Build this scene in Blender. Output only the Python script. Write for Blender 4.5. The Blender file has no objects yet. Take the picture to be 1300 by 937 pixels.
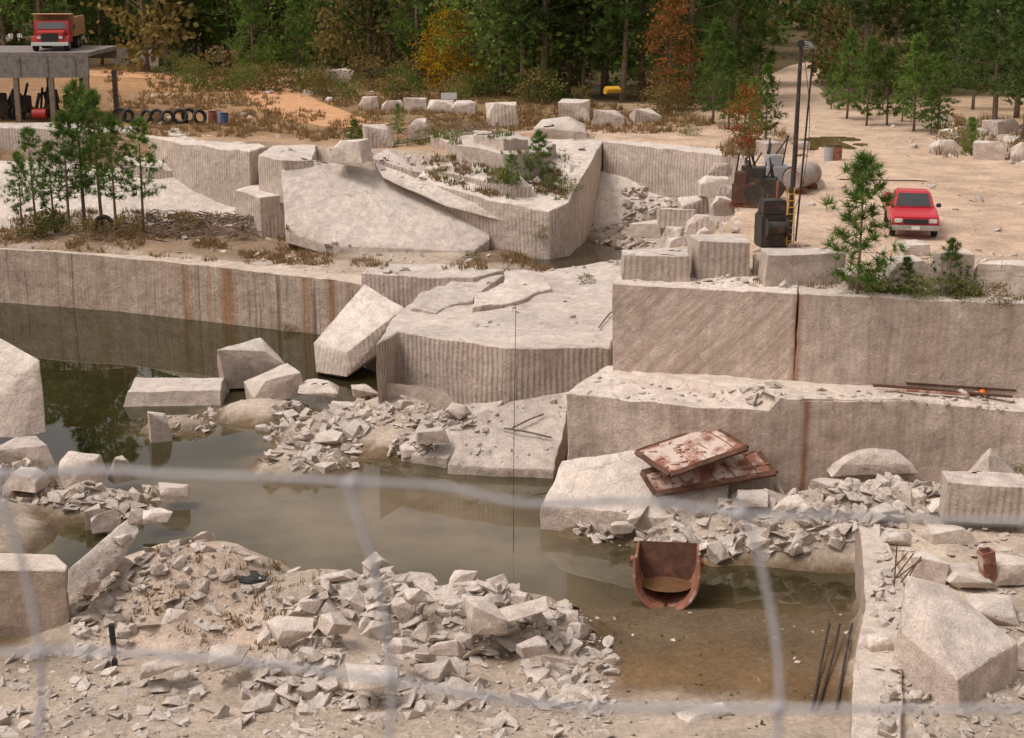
import bpy, bmesh, math, random
import numpy as np
from mathutils import Vector, Matrix, noise, Euler
from mathutils.bvhtree import BVHTree
random.seed(7); rnd=random.Random(11)
S=bpy.context.scene; C=S.collection
# ------------------------------------------------------------ camera
CAMZ=9.7; PITCH=math.radians(14.8); F=2000.0
cam=bpy.data.cameras.new("camera"); co=bpy.data.objects.new("camera",cam); C.objects.link(co)
co.location=(0,0,CAMZ); co.rotation_euler=(math.radians(90)-PITCH,0,0)
cam.sensor_width=36; cam.lens=F/1300*36; cam.clip_start=0.05; cam.clip_end=3000
cam.dof.use_dof=True; cam.dof.focus_distance=52; cam.dof.aperture_fstop=10
S.camera=co
cp,sp=math.cos(PITCH),math.sin(PITCH)
def ray(u,v):
    a=(u-650)/F; b=-(v-468.5)/F
    return Vector((a,cp+b*sp,-sp+b*cp))
def P(u,v,z):
    r=ray(u,v); t=(z-CAMZ)/r.z
    return Vector((r.x*t,r.y*t,z))
def R(u,v,y):
    r=ray(u,v); t=y/r.y
    return Vector((r.x*t,y,CAMZ+r.z*t))
# ------------------------------------------------------------ helpers
def tag(o,label=None,cat=None,group=None,kind=None,category=None):
    cat=cat or category
    if label:o["label"]=label
    if cat:o["category"]=cat
    if group:o["group"]=group
    if kind:o["kind"]=kind
    return o
def mkobj(name,bm,mat,parent=None,smooth=None,**k):
    me=bpy.data.meshes.new(name); bm.normal_update(); bm.to_mesh(me); bm.free()
    if mat: me.materials.append(mat)
    if smooth is not None:
        me.polygons.foreach_set('use_smooth',[True]*len(me.polygons))
        me.set_sharp_from_angle(angle=math.radians(smooth))
    o=bpy.data.objects.new(name,me); C.objects.link(o)
    if parent: o.parent=parent
    return tag(o,**k)
def pymesh(name,vs,fs,mat):
    me=bpy.data.meshes.new(name); me.from_pydata(vs,[],fs); me.update()
    if mat: me.materials.append(mat)
    return me
def mo(name,me,parent=None,**k):
    o=bpy.data.objects.new(name,me); C.objects.link(o)
    if parent:o.parent=parent
    return tag(o,**k)
def empty(name,loc,rotz=0,**k):
    e=bpy.data.objects.new(name,None); e.location=loc; e.rotation_euler=(0,0,rotz); e.empty_display_size=.2
    C.objects.link(e); return tag(e,**k)
def box(bm,c,s,rot=None,bev=0):
    r=bmesh.ops.create_cube(bm,size=1)
    vs=r['verts']
    m=Matrix.Translation(Vector(c))@((rot.to_matrix().to_4x4()) if rot else Matrix())@Matrix.Diagonal((s[0],s[1],s[2],1))
    bmesh.ops.transform(bm,matrix=m,verts=vs)
    if bev:
        es=list({e for v in vs for e in v.link_edges})
        bmesh.ops.bevel(bm,geom=es,offset=bev,segments=2,affect='EDGES',clamp_overlap=True)
def cyl(bm,p,q,r,r2=None,seg=10,caps=True):
    p=Vector(p);q=Vector(q);d=q-p
    m=Matrix.Translation((p+q)/2)@d.to_track_quat('Z','Y').to_matrix().to_4x4()
    bmesh.ops.create_cone(bm,cap_ends=caps,segments=seg,radius1=r,radius2=r if r2 is None else r2,depth=d.length,matrix=m)
def tube(bm,pts,r,seg=6):
    rings=[]; n=len(pts); pts=[Vector(p) for p in pts]
    for i,p in enumerate(pts):
        d=(pts[min(i+1,n-1)]-pts[max(i-1,0)]).normalized()
        q=d.to_track_quat('Z','Y')
        rr=r[i] if isinstance(r,(list,tuple)) else r
        rings.append([bm.verts.new(p+q@Vector((rr*math.cos(a),rr*math.sin(a),0))) for a in [2*math.pi*k/seg for k in range(seg)]])
    for a,b in zip(rings,rings[1:]):
        for k in range(seg): bm.faces.new((a[k],a[(k+1)%seg],b[(k+1)%seg],b[k]))
    bm.faces.new(rings[0][::-1]); bm.faces.new(rings[-1])
def smoothpts(pts,n=6):
    pts=[Vector(p) for p in pts]; out=[]
    for i in range(len(pts)-1):
        p0=pts[max(i-1,0)];p1=pts[i];p2=pts[i+1];p3=pts[min(i+2,len(pts)-1)]
        for k in range(n):
            t=k/n
            out.append(.5*((2*p1)+(p2-p0)*t+(2*p0-5*p1+4*p2-p3)*t*t+(3*p1-p0-3*p2+p3)*t**3))
    out.append(pts[-1]); return out
# ------------------------------------------------------------ materials
def nt(name):
    m=bpy.data.materials.new(name); m.use_nodes=True; t=m.node_tree
    return m,t,t.nodes['Principled BSDF']
class N:
    def __init__(s,t): s.t=t
    def n(s,typ,**k):
        x=s.t.nodes.new(typ)
        for a,b in k.items(): setattr(x,a,b)
        return x
    def l(s,a,b): s.t.links.new(a,b)
    def noise(s,vec,scale,detail=5,rough=.55):
        x=s.n('ShaderNodeTexNoise'); x.inputs['Scale'].default_value=scale; x.inputs['Detail'].default_value=detail; x.inputs['Roughness'].default_value=rough
        if vec is not None: s.l(vec,x.inputs['Vector'])
        return x.outputs['Fac']
    def ramp(s,f,lo,hi,a=0.,b=1.):
        x=s.n('ShaderNodeMapRange'); x.inputs[1].default_value=lo;x.inputs[2].default_value=hi;x.inputs[3].default_value=a;x.inputs[4].default_value=b
        s.l(f,x.inputs[0]); return x.outputs[0]
    def mul(s,a,b,op='MULTIPLY'):
        x=s.n('ShaderNodeMath',operation=op)
        for i,q in enumerate((a,b)):
            if isinstance(q,(int,float)): x.inputs[i].default_value=q
            else: s.l(q,x.inputs[i])
        return x.outputs[0]
    def mix(s,f,a,b,bt='MIX'):
        x=s.n('ShaderNodeMix',data_type='RGBA',blend_type=bt)
        for i,q in ((0,f),(6,a),(7,b)):
            if isinstance(q,(int,float)): x.inputs[i].default_value=q
            elif isinstance(q,(tuple,list)): x.inputs[i].default_value=(*q[:3],1)
            else: s.l(q,x.inputs[i])
        return x.outputs[2]
    def grey(s,f):
        x=s.n('ShaderNodeCombineColor')
        for i in range(3): s.l(f,x.inputs[i])
        return x.outputs[0]
    def mapv(s,vec,sc):
        x=s.n('ShaderNodeMapping'); x.inputs['Scale'].default_value=sc; s.l(vec,x.inputs['Vector']); return x.outputs[0]
    def bump(s,h,st,dist,prev=None):
        x=s.n('ShaderNodeBump'); x.inputs['Strength'].default_value=st; x.inputs['Distance'].default_value=dist
        s.l(h,x.inputs['Height'])
        if prev: s.l(prev,x.inputs['Normal'])
        return x.outputs[0]
JX=P(1013.5,373,0).x
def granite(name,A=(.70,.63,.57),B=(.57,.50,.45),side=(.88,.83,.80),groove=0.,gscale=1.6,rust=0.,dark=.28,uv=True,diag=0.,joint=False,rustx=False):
    m,t,b=nt(name); n=N(t)
    tc=n.n('ShaderNodeTexCoord'); ob=tc.outputs['Object']; uvv=tc.outputs['UV']
    inf=n.n('ShaderNodeObjectInfo')
    n1=n.noise(ob,.35,4,.6); n2=n.noise(ob,2.6,5,.7)
    c=n.mix(n.ramp(n1,.35,.65),B,A)
    c=n.mix(1.,c,n.grey(n.ramp(n2,.28,.72,.70,1.18)),'MULTIPLY')
    c=n.mix(1.,c,n.grey(n.ramp(n.noise(ob,22,2,.7),.3,.7,.78,1.2)),'MULTIPLY')
    c=n.mix(1.,c,n.grey(n.ramp(inf.outputs['Random'],0,1,.86,1.08)),'MULTIPLY')
    geo=n.n('ShaderNodeNewGeometry'); sx=n.n('ShaderNodeSeparateXYZ'); n.l(geo.outputs['Normal'],sx.inputs[0])
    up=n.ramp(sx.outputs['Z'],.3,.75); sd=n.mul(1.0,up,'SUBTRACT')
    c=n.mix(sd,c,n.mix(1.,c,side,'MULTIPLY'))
    pt=n.ramp(n.noise(ob,.9,6,.72),.52,.72,0,dark)
    c=n.mix(pt,c,(.20,.16,.13))
    c=n.mix(n.ramp(n1,.56,.74,0,.22),c,(.54,.37,.26))
    bm_=n.bump(n.noise(ob,1.5,7,.7),.75,.16)
    if uv:
        v=n.n('ShaderNodeTexVoronoi',feature='DISTANCE_TO_EDGE'); v.inputs['Scale'].default_value=.30
        wv=n.n('ShaderNodeVectorMath',operation='ADD'); nv=n.n('ShaderNodeTexNoise'); nv.inputs['Scale'].default_value=.6; nv.inputs['Detail'].default_value=5; nv.inputs['Roughness'].default_value=.7
        n.l(ob,nv.inputs['Vector']); n.l(ob,wv.inputs[0]); n.l(nv.outputs['Color'],wv.inputs[1]); n.l(wv.outputs[0],v.inputs['Vector'])
        crm=n.mul(n.ramp(v.outputs['Distance'],0,.008,1,0),n.ramp(n1,.46,.6))
        c=n.mix(n.mul(crm,.5),c,(.14,.11,.085))
        st=n.noise(n.mapv(uvv,(2.6,.2,1)),1.,4,.7)
        c=n.mix(n.mul(n.ramp(st,.5,.72,0,.34),sd),c,(.23,.185,.155))
        c=n.mix(n.mul(n.ramp(st,.44,.3,0,.3),sd),c,(.66,.59,.53))
        if rust>0:
            r1=n.noise(n.mapv(uvv,(1.0,.03,1)),.9,4,.65)
            if rustx:
                s0=n.n('ShaderNodeSeparateXYZ'); n.l(ob,s0.inputs[0])
                rf=n.mul(n.mul(n.ramp(r1,.46,.60),sd),n.ramp(s0.outputs['X'],-20,-12,.10,.8))
            else:
                rf=n.mul(n.mul(n.ramp(r1,.5,.62),sd),n.ramp(n.noise(ob,.12,2,.5),.4,.6,.2,1))
            c=n.mix(n.mul(rf,rust),c,(.32,.145,.05))
            r3=n.noise(n.mapv(uvv,(2.2,.05,1)),1.3,4,.65)
            c=n.mix(n.mul(n.mul(n.ramp(r3,.56,.66),sd),rust*.7),c,(.11,.08,.055))
    if joint:
        sp_=n.n('ShaderNodeSeparateXYZ'); n.l(ob,sp_.inputs[0])
        dx=n.mul(n.mul(n.mul(sp_.outputs['X'],-JX,'ADD'),n.mul(n.noise(n.mapv(ob,(1,1,.5)),1.5,3),.3),'ADD'),-.15,'ADD')
        ab=n.n('ShaderNodeMath',operation='ABSOLUTE'); n.l(dx,ab.inputs[0])
        c=n.mix(n.mul(n.ramp(ab.outputs[0],.03,.18,.75,0),sd),c,(.27,.12,.05))
    if groove>0:
        w=n.n('ShaderNodeTexWave',wave_type='BANDS',bands_direction='X'); w.inputs['Scale'].default_value=gscale; w.inputs['Distortion'].default_value=.15; w.inputs['Detail'].default_value=0
        n.l(uvv,w.inputs['Vector'])
        gm=n.mul(n.ramp(n.noise(ob,.9,3,.6),.34,.52),sd)
        gi=n.mul(n.ramp(w.outputs['Fac'],0.02,.38,1,0),gm)
        c=n.mix(n.mul(gi,.5*groove),c,(.20,.155,.125))
        gl=n.mul(n.ramp(w.outputs['Fac'],.6,1,0,1),gm)
        c=n.mix(n.mul(gl,.3*groove),c,(.72,.64,.57))
        bm_=n.bump(n.mul(gi,-1.0),.3*groove,.025,bm_)
    if diag>0:
        vr=n.n('ShaderNodeVectorRotate',rotation_type='Z_AXIS'); vr.inputs['Angle'].default_value=.75; n.l(uvv,vr.inputs['Vector'])
        d1=n.noise(n.mapv(vr.outputs[0],(5,.4,1)),1.,4,.65)
        c=n.mix(n.mul(n.ramp(d1,.42,.62,0,diag),sd),c,(.36,.26,.21))
    n.l(c,b.inputs['Base Color']); b.inputs['Roughness'].default_value=.9; b.inputs['Specular IOR Level'].default_value=.2
    n.l(bm_,b.inputs['Normal'])
    return m
def simple(name,col,rough=.6,metal=0.,var=.25,sc=6,col2=None,c2=(.5,.65),bump=.0,spec=.5):
    m,t,b=nt(name); n=N(t); tc=n.n('ShaderNodeTexCoord'); ob=tc.outputs['Object']
    f=n.noise(ob,sc,4,.6)
    c=n.mix(1.,col,n.grey(n.ramp(f,.25,.75,1-var,1+var)),'MULTIPLY')
    if col2: c=n.mix(n.ramp(n.noise(ob,sc*.6,5,.65),*c2),c,col2)
    n.l(c,b.inputs['Base Color']); b.inputs['Roughness'].default_value=rough; b.inputs['Metallic'].default_value=metal; b.inputs['Specular IOR Level'].default_value=spec
    if bump: n.l(n.bump(f,bump,.03),b.inputs['Normal'])
    return m
def foliage(name,c1,c2,c3):
    m,t,b=nt(name); n=N(t); tc=n.n('ShaderNodeTexCoord'); ob=tc.outputs['Object']; inf=n.n('ShaderNodeObjectInfo')
    f=n.noise(ob,1.6,2,.6)
    c=n.mix(n.ramp(f,.38,.55),c1,c2)
    c=n.mix(n.ramp(f,.55,.7),c,c3)
    c=n.mix(1.,c,n.grey(n.ramp(inf.outputs['Random'],0,1,.7,1.25)),'MULTIPLY')
    d=n.n('ShaderNodeBsdfDiffuse'); n.l(c,d.inputs['Color'])
    tr=n.n('ShaderNodeBsdfTranslucent'); n.l(c,tr.inputs['Color'])
    ms=n.n('ShaderNodeMixShader'); ms.inputs[0].default_value=.35
    n.l(d.outputs[0],ms.inputs[1]); n.l(tr.outputs[0],ms.inputs[2]); n.l(ms.outputs[0],t.nodes['Material Output'].inputs['Surface'])
    t.nodes.remove(b)
    return m
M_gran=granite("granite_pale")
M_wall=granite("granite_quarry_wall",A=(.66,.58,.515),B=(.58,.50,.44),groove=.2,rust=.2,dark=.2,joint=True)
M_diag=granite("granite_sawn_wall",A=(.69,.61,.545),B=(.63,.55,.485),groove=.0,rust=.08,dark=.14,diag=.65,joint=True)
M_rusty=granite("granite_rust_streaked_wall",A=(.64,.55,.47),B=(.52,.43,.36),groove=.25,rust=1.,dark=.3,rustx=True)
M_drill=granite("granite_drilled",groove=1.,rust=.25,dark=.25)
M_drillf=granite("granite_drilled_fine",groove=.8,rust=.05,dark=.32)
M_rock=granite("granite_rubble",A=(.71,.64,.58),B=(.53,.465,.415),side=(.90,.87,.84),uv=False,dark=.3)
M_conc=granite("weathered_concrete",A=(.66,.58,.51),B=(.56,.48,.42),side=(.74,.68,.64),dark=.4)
M_rust=simple("rusted_steel",(.24,.09,.05),.8,0,.5,5,(.34,.23,.17),(.52,.66),.4)
M_rustd=simple("dark_rusted_steel",(.09,.04,.025),.85,0,.4,4,(.17,.08,.045),(.5,.7),.3)
M_rustp=simple("rusted_pale_steel",(.25,.10,.065),.85,0,.4,2.2,(.55,.45,.39),(.46,.58),.4)
M_dark=simple("dark_iron",(.035,.028,.024),.7,0,.4,4,(.12,.06,.035),(.55,.7))
M_steel=simple("galvanised_steel",(.36,.36,.38),.6,.1,.15,30)
M_rubber=simple("tyre_rubber",(.025,.024,.024),.85,0,.3,8,(.10,.08,.06),(.55,.75))
M_red=simple("red_car_paint",(.50,.03,.045),.3,0,.06,2)
M_redd=simple("red_truck_paint",(.38,.03,.025),.5,0,.2,3,(.25,.10,.07),(.6,.75))
M_glass=simple("window_glass",(.09,.10,.11),.08,0,.1,2,spec=.9)
M_lamp=simple("lamp_lens",(.6,.6,.58),.15)
M_chrome=simple("bumper_metal",(.45,.45,.46),.3,.7)
M_blackp=simple("black_plastic",(.02,.02,.02),.6)
M_tan=simple("tan_steel_bed",(.42,.25,.12),.7,0,.25,3,(.25,.12,.06),(.55,.7))
M_wood=simple("weathered_timber",(.20,.16,.12),.9,0,.35,7,(.10,.07,.05),(.5,.7),.3)
M_deck=simple("grey_deck_edge",(.20,.18,.165),.85,0,.3,4,(.10,.08,.07),(.5,.7),.2)
M_yellow=simple("yellow_paint",(.55,.32,.03),.5,0,.15,4,(.2,.1,.04),(.6,.75))
M_blue=simple("blue_paint",(.05,.10,.22),.5)
M_orange=simple("orange_plastic",(.7,.16,.02),.4)
M_white=simple("white_paint",(.7,.7,.68),.5,0,.05)
M_bark=simple("pine_bark",(.17,.12,.09),.95,0,.4,9,(.28,.22,.17),(.5,.7))
M_brush=simple("dead_brush_wood",(.17,.12,.09),.95,0,.4,5)
M_pine=foliage("pine_needles",(.09,.165,.035),(.15,.235,.055),(.24,.29,.09))
M_pined=foliage("dark_pine_needles",(.065,.115,.035),(.10,.155,.045),(.16,.20,.06))
M_green=foliage("green_leaves",(.08,.13,.03),(.13,.18,.04),(.22,.22,.055))
M_yel=foliage("yellow_leaves",(.50,.27,.02),(.36,.24,.03),(.60,.36,.03))
M_ora=foliage("orange_leaves",(.38,.14,.045),(.26,.14,.05),(.44,.24,.07))
M_redl=foliage("red_leaves",(.36,.06,.035),(.14,.16,.04),(.44,.17,.04))
M_brn=foliage("brown_autumn_leaves",(.19,.15,.055),(.24,.17,.06),(.14,.17,.05))
M_grass=foliage("dry_grass",(.34,.23,.11),(.26,.165,.08),(.42,.30,.16))
M_gg=foliage("green_weeds",(.12,.16,.04),(.18,.20,.06),(.27,.23,.09))
# ------------------------------------------------------------ numpy noise
def vn(x,y,seed=0):
    xi=np.floor(x).astype(np.int64); yi=np.floor(y).astype(np.int64); fx=x-xi; fy=y-yi
    fx=fx*fx*(3-2*fx); fy=fy*fy*(3-2*fy)
    def h(a,b):
        k=(a*374761393+b*668265263+seed*974711)&0xffffffff
        k=((k^(k>>13))*1274126177)&0xffffffff
        return ((k^(k>>16))&0xffff)/65535.0
    return (h(xi,yi)*(1-fx)+h(xi+1,yi)*fx)*(1-fy)+(h(xi,yi+1)*(1-fx)+h(xi+1,yi+1)*fx)*fy
def fbm(x,y,seed=0,o=4):
    r=0;a=.5
    for i in range(o):
        r=r+a*(vn(x*2**i,y*2**i,seed+i)-.5)*2; a*=.5
    return r
def sdist(poly,x,y):
    d=np.full(x.shape,1e18); ins=np.zeros(x.shape,bool); n=len(poly)
    for i in range(n):
        ax,ay=poly[i];bx,by=poly[(i+1)%n]
        ex,ey=bx-ax,by-ay; wx,wy=x-ax,y-ay
        t=np.clip((wx*ex+wy*ey)/(ex*ex+ey*ey+1e-12),0,1)
        d=np.minimum(d,(wx-ex*t)**2+(wy-ey*t)**2)
        if abs(ey)>1e-12:
            c=((ay>y)!=(by>y))&(x<(bx-ax)*(y-ay)/(by-ay)+ax); ins^=c
    d=np.sqrt(d); return np.where(ins,-d,d)
def ss(t): t=np.clip(t,0,1); return t*t*(3-2*t)
def pp(lst,z): return [tuple(P(u,v,z)[:2]) for u,v in lst]
UP=pp([(0,168),(175,174),(335,184),(400,186),(520,192),(560,198),(700,180),(765,176),(860,184),(948,192),(962,230),(930,275),(890,305),(806,328),(806,345),(1010,360),(1400,374)],0)
UP=[(-120,UP[0][1]+1)]+UP+[(120,UP[-1][1]),(1500,30),(1500,1500),(-1500,1500),(-1500,UP[0][1]+1)]
MID=pp([(0,311),(300,333),(452,350),(600,345),(700,336),(806,330)],-3.95)
MID=[(-400,76)]+MID+[(30,70),(30,120),(-400,120)]
RS=pp([(1106,650),(1094,860),(1085,960),(2200,960),(2200,600),(1190,606)],-5.2)
mounds=[]
def md(u,v,zp,rx,ry): 
    p=P(u,v,zp); mounds.append((p.x,p.y,zp,rx,ry))
for a in [(235,690,-4.7,3.6,3.2),(130,790,-6.0,4,3.2),(400,735,-5.25,3.6,3.0),(500,742,-5.4,2.6,2.8),(600,740,-5.25,3.0,2.8),(700,785,-5.75,2.6,2.4),
          (110,615,-5.75,2.6,1.6),(10,590,-5.5,3,2.0),(200,612,-6.15,1.6,1.3),(-60,640,-5.4,3.2,3.5),(375,572,-5.95,2.7,2.4),(430,520,-5.6,3.0,3.4),(232,532,-6.15,2.6,2.0),
          (335,510,-6.0,3.0,2.6),(540,642,-6.42,1.0,1.0),(1000,628,-5.1,5,2.0),(850,650,-5.9,4.2,1.5),(1110,612,-4.6,6,1.9),(520,500,-5.3,4,4),(640,500,-5.3,5,4),(400,825,-5.6,5,3)]: md(*a)
POOL=P(742,322,-4.2)
def H(x,y):
    x=np.asarray(x,float);y=np.asarray(y,float)
    z=-7.5+.12*fbm(x*.5,y*.5,3)
    sh=np.where(y<37.4,-6.5+(37.4-y)*.075,-6.5-(y-37.4)*.35)
    z=np.maximum(z,sh+.10*fbm(x*.6,y*.6,5))
    for mx,my,zp,rx,ry in mounds:
        z=np.maximum(z,-7.5+(zp+7.5)*np.exp(-((x-mx)/rx)**2-((y-my)/ry)**2)+.34*fbm(x*.9,y*.9,9,5))
    d=sdist(RS,x,y); z=np.maximum(z,-7.5+2.3*ss(1-(d+.1)/.5)+.18*fbm(x*.8,y*.8,21)*ss(-d))
    d=sdist(MID,x,y); k=ss(1-d/.8); dd=np.hypot((x-POOL.x)/2.6,(y-POOL.y)/4.5)
    zm=-3.95+.16*fbm(x*.4,y*.4,13)-1.1*np.exp(-dd**2)
    zm=zm+ .5*np.exp(-((x+17.5)/5.0)**2-((y-77)/3)**2)
    z=z*(1-k)+np.maximum(z,zm)*k
    d=sdist(UP,x,y); k=ss(1-d/1.1)
    zu=.10*fbm(x*.12,y*.12,17)+.05*fbm(x*.8,y*.8,19)+np.clip((y-150)*.03,0,8)+ .35*fbm(x*.05,y*.05,31)*ss((y-88)/20)*ss((20-x)/15)
    z=z*(1-k)+zu*k
    near=ss((26.-y)/23.5)
    z=np.where(y<27, z*(1-near)+near*(-5.5), z)
    rim=ss((2.9-y)/.9); z=z*(1-rim)+(CAMZ-1.6)*rim
    return z
def Hs(x,y): return float(H(np.array([x]),np.array([y]))[0])
xs=[0.]; st=.32
while xs[-1]<700:
    xs.append(xs[-1]+st)
    if xs[-1]>24: st*=1.09
xs=np.array([-a for a in xs[:0:-1]]+xs)
ys=[-40.,-20,-8,-2,0,.8,1.5,2,2.3,2.6,3,3.5,4.5,6,9,12,15,18,21,24,26]; st=.3
while ys[-1]<900:
    ys.append(ys[-1]+st)
    if ys[-1]>90: st*=1.06
ys=np.array(ys)
X,Y=np.meshgrid(xs,ys); Z=H(X,Y)
nx,ny=len(xs),len(ys)
V=np.stack([X.ravel(),Y.ravel(),Z.ravel()],1)
idx=np.arange(nx*ny).reshape(ny,nx)
Fc=np.stack([idx[:-1,:-1].ravel(),idx[:-1,1:].ravel(),idx[1:,1:].ravel(),idx[1:,:-1].ravel()],1)
me=bpy.data.meshes.new("ground"); me.from_pydata(V.tolist(),[],Fc.tolist()); me.update()
me.polygons.foreach_set('use_smooth',[True]*len(me.polygons))
def zone(lst,z,w,amp=1.5,fr=.25,seed=40):
    pl=pp(lst,z); return ss(.5-(sdist(pl,X,Y)+amp*fbm(X*fr,Y*fr,seed))/w)
col=np.zeros(X.shape+(3,)); col[:]=(.45,.375,.305)
def lay(m,c):
    global col
    m=m[...,None]; col=col*(1-m)+np.array(c)*m
up=ss(-sdist(UP,X,Y)/.5)
lay(up,(.45,.32,.215))
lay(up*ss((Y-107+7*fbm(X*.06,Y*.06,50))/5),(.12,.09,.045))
lay(zone([(-300,100),(140,88),(480,120),(620,150),(560,185),(300,178),(-300,172)],0,4,4),(.30,.185,.10))
lay(zone([(250,60),(420,85),(500,110),(900,150),(720,172),(450,165),(380,150)],0,4,5,.2,44),(.26,.175,.09))
lay(zone([(100,88),(300,100),(400,140),(450,160),(370,160),(290,122),(80,108)],0,5,5,.3,45)*.55,(.48,.27,.13))
lay(zone([(600,165),(830,165),(930,156),(995,135),(990,105),(1025,105),(1050,140),(1400,180),(1400,374),(800,345),(950,260),(930,190)],0,4,2,.3,46),(.54,.40,.295))
lay(zone([(950,200),(1120,195),(1130,250),(1300,265),(1120,320),(960,300)],0,5,3,.3,47)*.6,(.60,.46,.35))
lay(zone([(-300,250),(40,260),(190,270),(330,275),(460,330),(300,330),(0,312),(-300,310)],-3.9,2,2,.6,48),(.28,.20,.135))
lay(zone([(600,290),(720,290),(800,300),(780,345),(600,335)],-4,2,1.2,.6,49),(.17,.12,.08))
lay(zone([(735,770),(1085,765),(1085,900),(760,900)],-6.3,1.2,.8,.6,50),(.18,.115,.06))
lay(ss((-6.15-Z+.15*fbm(X,Y,60))/.2)*(1-up),(.16,.115,.07))
lay(zone([(200,650),(330,655),(330,760),(250,800),(150,770)],-5,1.5,1,.8,52),(.55,.44,.355))
lay(zone([(1110,650),(1200,665),(1250,760),(1200,900),(1100,900)],-5.2,1,.8,.8,53),(.60,.50,.40))
cr=me.color_attributes.new("zone","FLOAT_COLOR","POINT")
cr.data.foreach_set('color',np.concatenate([col.reshape(-1,3),np.ones((nx*ny,1))],1).ravel())
m,t,b=nt("quarry_ground"); n=N(t); tc=n.n('ShaderNodeTexCoord'); ob=tc.outputs['Object']
at=n.n('ShaderNodeAttribute',attribute_name="zone")
c=n.mix(1.,at.outputs['Color'],n.grey(n.ramp(n.noise(ob,.5,5,.7),.3,.7,.68,1.28)),'MULTIPLY')
c=n.mix(1.,c,n.grey(n.ramp(n.noise(ob,7,4,.75),.3,.7,.72,1.26)),'MULTIPLY')
c=n.mix(n.ramp(n.noise(ob,1.5,5,.7),.56,.75,0,.55),c,(.17,.125,.085))
vo=n.n('ShaderNodeTexVoronoi'); vo.inputs['Scale'].default_value=5; n.l(ob,vo.inputs['Vector'])
c=n.mix(n.ramp(vo.outputs['Distance'],.0,.13,.35,0),c,(.60,.52,.45))
n.l(c,b.inputs['Base Color']); b.inputs['Roughness'].default_value=.95; b.inputs['Specular IOR Level'].default_value=.15
n.l(n.bump(n.noise(ob,2.5,7,.75),.9,.12),b.inputs['Normal'])
me.materials.append(m)
ground=mo("ground",me,kind="structure",label="sandy quarry ground with rubble and brown soil",category="ground")
solids=[ground]; loose=[]
# ------------------------------------------------------------ water
def sheet(name,poly,z,mat,colf=None,step=.6):
    x0=min(p[0] for p in poly);x1=max(p[0] for p in poly);y0=min(p[1] for p in poly);y1=max(p[1] for p in poly)
    gx=np.arange(x0,x1+step,step);gy=np.arange(y0,y1+step,step)
    A,B=np.meshgrid(gx,gy); ins=sdist(poly,A,B)<=step*.7
    ids={};vs=[];fs=[]
    for j in range(len(gy)-1):
        for i in range(len(gx)-1):
            if ins[j,i] and ins[j,i+1] and ins[j+1,i] and ins[j+1,i+1]:
                f=[]
                for a,b_ in ((j,i),(j,i+1),(j+1,i+1),(j+1,i)):
                    if (a,b_) not in ids: ids[(a,b_)]=len(vs); vs.append((A[a,b_],B[a,b_],z))
                    f.append(ids[(a,b_)])
                fs.append(f)
    me=pymesh(name,vs,fs,mat)
    me.polygons.foreach_set('use_smooth',[True]*len(me.polygons))
    a=np.array(vs); cc=colf(a[:,0],a[:,1]); ca=me.color_attributes.new("silt_sky_tint","FLOAT_COLOR","POINT")
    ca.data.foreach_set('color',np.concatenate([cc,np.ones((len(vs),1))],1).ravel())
    return me
def wcol(x,y):
    c=np.zeros((len(x),3)); c[:]=(.030,.027,.010)
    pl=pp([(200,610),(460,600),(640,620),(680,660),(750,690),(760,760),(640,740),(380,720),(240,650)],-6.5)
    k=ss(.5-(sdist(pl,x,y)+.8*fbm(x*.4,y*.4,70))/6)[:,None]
    c=c*(1-k)+np.array((.165,.13,.085))*k  # pale centre: sky reflection painted into the water colour, together with silt
    d=ss(1-(-6.5-H(x,y))/.45)[:,None]*.8
    c=c*(1-d)+np.array((.12,.088,.046))*d
    pl=pp([(700,690),(1085,690),(1085,775),(770,775)],-6.5)
    k=ss(.5-(sdist(pl,x,y))/1.5)[:,None]*.7
    return c*(1-k)+np.array((.045,.036,.016))*k
m,t,b=nt("murky_water"); n=N(t); tc=n.n('ShaderNodeTexCoord'); ob=tc.outputs['Object']
at=n.n('ShaderNodeAttribute',attribute_name="silt_sky_tint")
n.l(n.mix(1.,at.outputs['Color'],n.grey(n.ramp(n.noise(ob,.6,4,.6),.3,.7,.8,1.2)),'MULTIPLY'),b.inputs['Base Color'])
b.inputs['Roughness'].default_value=.012; b.inputs['IOR'].default_value=1.33; b.inputs['Specular IOR Level'].default_value=.8
n.l(n.bump(n.noise(n.mapv(ob,(1,.6,1)),3.2,3,.5),.025,.02),b.inputs['Normal'])
wp=[(-60,26),(14,26),(14,60),(10,76),(-60,80)]
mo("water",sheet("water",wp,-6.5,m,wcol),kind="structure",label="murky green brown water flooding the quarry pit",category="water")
pl=[(POOL.x-4,POOL.y-7),(POOL.x+4,POOL.y-7),(POOL.x+4.5,POOL.y+5),(POOL.x-3,POOL.y+5)]
mo("water",sheet("pool_water",pl,-4.35,m,lambda x,y:np.tile((.04,.03,.015),(len(x),1))),kind="structure",label="small dark pool between granite ledges",category="water")
ep=[ (P(1055+48*math.cos(a),183+9*math.sin(a),0)) for a in [k*math.pi/12 for k in range(24)]]
hz=max(Hs(p.x,p.y) for p in ep)+.02
mo("puddle",sheet("puddle",[(p.x,p.y) for p in ep],hz,m,lambda x,y:np.tile((.16,.10,.05),(len(x),1)),.35),kind="structure",label="shallow muddy puddle on the sandy lot",category="puddle")
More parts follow.
